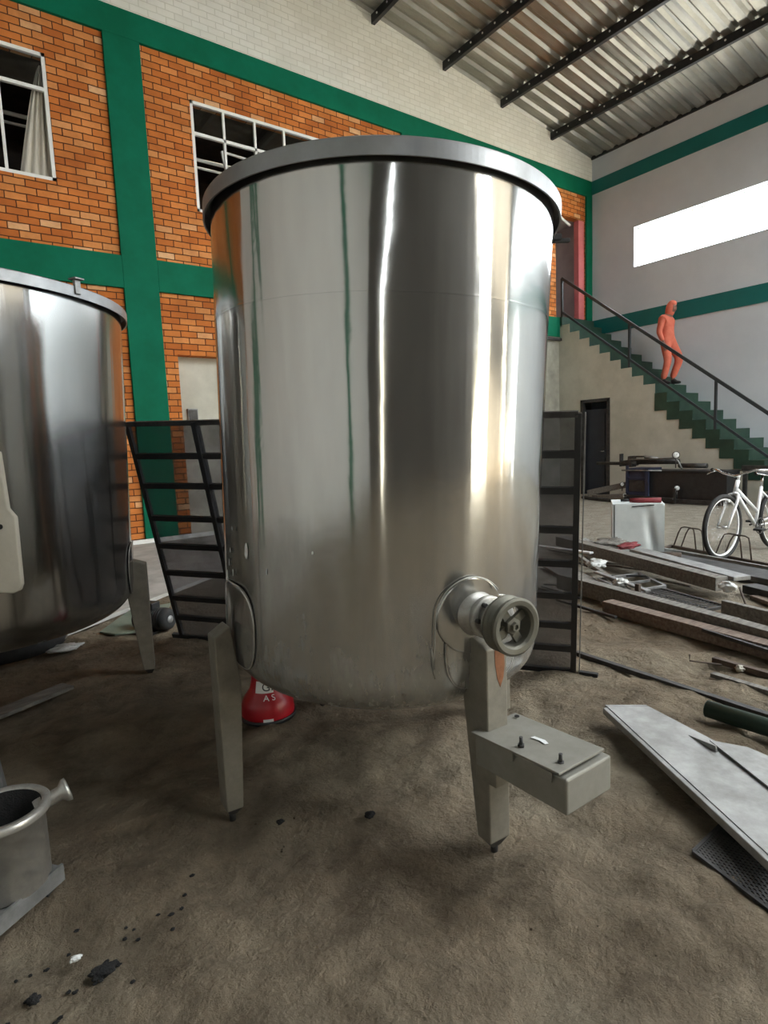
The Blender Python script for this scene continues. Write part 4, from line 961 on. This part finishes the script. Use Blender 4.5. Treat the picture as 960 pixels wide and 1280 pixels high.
fm_ = MB(); fm_.tube([HT_, HB], .021, 12); fm_.tube([bp(.235, .74), bp(.66, .46)], .017, 12); fm_.tube([bp(.225, .70), BBk], .020, 12); fm_.tube([BBk, ST], .017, 12)
for s_ in (-.05, .05):
    fm_.tube([BBk + Bp * s_ * .4, bp(.80, .31, s_), bp(1.06, .345, s_ * 1.1)], .010, 8); fm_.tube([ST - up * .04, bp(.90, .53, s_), bp(1.06, .345, s_ * 1.1)], .009, 8)
obj('frame', fm_, 'bike_white', bk)
ff = MB(); ff.tube([HB, bp(.205, .675)], .020, 12)
for s_ in (-.055, .055): ff.tube([bp(.205, .68, s_ * .3), bp(.20, .675, s_ * .8), bp(.16, .60, s_), bp(.06, .44, s_), bp(0, .345, s_)], [.016, .016, .015, .012, .009], 10)
obj('fork', ff, 'bike_white', bk)
obj('handlebar', MB().tube([bp(.30, .93, -.30), bp(.22, .935, -.20), bp(.17, .90, -.10), bp(.20, .87, 0), bp(.17, .90, .10), bp(.22, .935, .20), bp(.30, .93, .30)], .011, 10), 'chrome', bk)
obj('stem', MB().tube([HT_, bp(.29, .865), bp(.20, .87)], .014, 10), 'bike_white', bk)
for s_ in (-1, 1): obj('grip', MB().tube([bp(.30, .93, .30 * s_), bp(.385, .92, .32 * s_)], .017, 10), 'rubber', bk)
for s_ in (-1, 1): obj('brake_lever', MB().tube([bp(.22, .925, .20 * s_), bp(.17, .90, .25 * s_), bp(.24, .88, .32 * s_)], .006, 6), 'chrome', bk)
obj('seatpost', MB().tube([ST, bp(.765, .86)], .012, 10), 'chrome', bk)
sd_ = MB(); vs = []
for i in range(9):
    f = i / 8; x = .62 + .27 * f; w = .02 + .075 * f ** 1.3; z = .895 + .012 * math.cos(f * 6)
    for j in range(9): a_ = PI * j / 8; vs.append(bp(x, z - .045 + .05 * math.sin(a_), w * math.cos(a_)))
sd_.add(vs, [[i * 9 + j, i * 9 + j + 1, (i + 1) * 9 + j + 1, (i + 1) * 9 + j] for i in range(8) for j in range(8)], True); sd_.add(vs[-9:], [list(range(9))]); sd_.add(vs[:9], [list(range(9))])
obj('saddle', sd_, 'rubber', bk)
ck = MB(); ring = [BBk + Bp * .05 + (Bd * math.cos(u) + up * math.sin(u)) * .085 for u in [2 * PI * i / 32 for i in range(32)]]
ck.tube(ring, .005, 6, closed=True); ck.bar(BBk + Bp * .06, BBk + Bp * .07 + Bd * -.15 + up * -.02, .012, .02); ck.bar(BBk - Bp * .06, BBk - Bp * .07 + Bd * .15 + up * .02, .012, .02)
for k in range(5): u = 2 * PI * k / 5; ck.bar(BBk + Bp * .05, BBk + Bp * .05 + (Bd * math.cos(u) + up * math.sin(u)) * .083, .012, .004, Bp)
obj('crankset', ck, 'dark_steel', bk)
for s_ in (1, -1): obj('pedal', MB().box(BBk + Bp * .12 * s_ - Bd * .15 * s_ - up * .02 * s_, (.08, .09, .022), math.atan2(Bd.y, Bd.x)), 'rubber', bk)
obj('chain', MB().tube([BBk + Bp * .05 + up * .085, bp(1.06, .385, .05)], .004, 6).tube([BBk + Bp * .05 - up * .085, bp(1.06, .30, .05)], .004, 6), 'dark_steel', bk)
obj('front_reflector', MB().tube([bp(.10, .62, -.012), bp(.10, .62, .012)], .02, 12), 'white', bk)

# ------------------------------------------------------------------ person walking down the stairs
def skin_mesh(name, verts, edges, radii, m, parent, sub=2, loc=V((0, 0, 0)), root=0):
    me = bpy.data.meshes.new(name); me.from_pydata(verts, edges, []); o = bpy.data.objects.new(name, me); COL.objects.link(o)
    md = o.modifiers.new('skin', 'SKIN'); md.use_smooth_shade = True
    for i, r in enumerate(radii): 
        sv = me.skin_vertices[0].data[i]; sv.radius = r if isinstance(r, tuple) else (r, r); sv.use_root = (i == root)
    ss = o.modifiers.new('sub', 'SUBSURF'); ss.levels = sub; ss.render_levels = sub
    bpy.context.view_layer.update(); dg = bpy.context.evaluated_depsgraph_get()
    nm = bpy.data.meshes.new_from_object(o.evaluated_get(dg)); bpy.data.objects.remove(o)
    nm.materials.clear(); nm.materials.append(M[m]); nm.polygons.foreach_set('use_smooth', [True] * len(nm.polygons))
    o = bpy.data.objects.new(name, nm); COL.objects.link(o); o.parent = parent; return o
PX = V((12.66, 6.98, 2.386))
ps = thing('person', 'person in a coral hooded coverall walking down the green stairs with head bowed', 'person', PX)
# local frame: f = forward (down the stairs, -Y), s = to the person's right (-X is nearest the camera rail), z up
def L_(f, s_, z): return V((-s_, -f, z))
def body(extra=0.0, parts='all'):
    v = []; e = []; r = []
    def a(p, rad, par=None):
        v.append(L_(*p)); r.append(rad if not isinstance(rad, tuple) else rad)
        if par is not None: e.append((par, len(v) - 1))
        return len(v) - 1
    pel = a((.02, 0, .93), (.135 + extra, .105 + extra)); 
    return v, e, r, a, pel
# body: one continuous figure
v, e, r, A, pel = body()
ab = A((.03, 0, 1.06), (.125, .095), pel); ch = A((.00, 0, 1.25), (.15, .11), ab); up_ = A((.0, 0, 1.38), (.13, .095), ch)
nk = A((.06, 0, 1.48), .052, up_); hd1 = A((.11, 0, 1.545), (.060, .068), nk); hd2 = A((.135, 0, 1.625), (.075, .085), hd1); hd3 = A((.145, 0, 1.67), (.055, .060), hd2)
ns = A((.218, 0, 1.570), .014, hd1)
for sd in (1, -1):
    sh = A((-.01, .155 * sd, 1.385), .055, up_); el = A((-.05, .205 * sd, 1.11), .040, sh); wr = A((.05, .215 * sd, .88), .027, el)
    pm_ = A((.08, .215 * sd, .81), (.036, .018), wr)
    for k, (dx, ln) in enumerate(((-.026, .060), (-.009, .072), (.009, .068), (.026, .052))):
        f1 = A((.085 + dx * .9, .215 * sd, .765), .009, pm_); f2 = A((.095 + dx, .207 * sd, .765 - ln * .55), .008, f1); A((.085 + dx, .196 * sd, .765 - ln), .006, f2)
    t1 = A((.115, .20 * sd, .80), .010, wr); A((.13, .19 * sd, .765), .008, t1)
    if sd == 1: hp = A((.02, .09, .88), .085, pel); kn = A((.10, .10, .50), .055, hp); an = A((-.02, .10, .10), .038, kn); to = A((.10, .10, .035), (.035, .03), an)
    else: hp = A((.04, -.09, .88), .085, pel); kn = A((.25, -.10, .53), .055, hp); an = A((.08, -.10, .12), .038, kn); to = A((.19, -.10, .04), (.035, .03), an)
bo = skin_mesh('body', v, e, r, 'skin', ps)
# coverall trunk, sleeves, trousers in one garment; hood separate
v, e, r, A, pel = body(.012)
ab = A((.03, 0, 1.06), (.155, .125), pel); ch = A((.00, 0, 1.25), (.175, .14), ab); up_ = A((.0, 0, 1.38), (.14, .115), ch); nk = A((.055, 0, 1.475), (.082, .088), up_)
for sd in (1, -1):
    sh = A((-.01, .16 * sd, 1.38), .080, up_); el = A((-.05, .21 * sd, 1.11), .064, sh); wr = A((.04, .217 * sd, .90), .046, el)
    if sd == 1: hp = A((.02, .09, .87), .115, pel); kn = A((.10, .10, .50), .082, hp); an = A((-.01, .10, .11), .064, kn)
    else: hp = A((.04, -.09, .87), .115, pel); kn = A((.25, -.10, .53), .092, hp); an = A((.08, -.10, .13), .066, kn)
skin_mesh('coverall', v, e, r, 'coral', ps)
v = []; e = []; r = []
def A2(p, rad, par=None):
    v.append(L_(*p)); r.append(rad)
    if par is not None: e.append((par, len(v) - 1))
    return len(v) - 1
h0 = A2((.03, 0, 1.43), (.10, .095)); h1 = A2((.075, 0, 1.54), (.105, .105), h0); h2 = A2((.10, 0, 1.645), (.11, .112), h1); h3 = A2((.135, 0, 1.700), (.098, .090), h2); h4 = A2((.205, 0, 1.680), (.075, .045), h3)
skin_mesh('hood', v, e, r, 'coral', ps)
obj('hood_opening', MB().lathe([(.001, -.01), (.052, 0), (.060, .012)], PX + L_(.158, 0, 1.60), L_(1, 0, -.5), 20), 'boot', ps) if False else None
# face details
for sd in (1, -1): obj('eye', MB().lathe([(.001, .004), (.007, .002), (.009, -.004)], PX + L_(.222, .032 * sd, 1.612), L_(1, 0, -.3), 12), 'boot', ps)
obj('mouth', MB().bar(PX + L_(.198, -.022, 1.535), PX + L_(.198, .022, 1.535), .006, .006), 'dull_red', ps)
for sd, fx_, z in ((1, -.02, .0), (-1, .09, .0)):
    v = [L_(fx_ - .05, .1 * sd, z + .055), L_(fx_ + .02, .1 * sd, z + .055), L_(fx_ + .13, .1 * sd, z + .038), L_(fx_ + .19, .1 * sd, z + .032), L_(fx_ + .0, .1 * sd, z + .13)]
    skin_mesh('boot', v, [(0, 1), (1, 2), (2, 3), (1, 4)], [(.045, .048), (.048, .048), (.046, .036), (.036, .026), (.050, .050)], 'boot', ps)
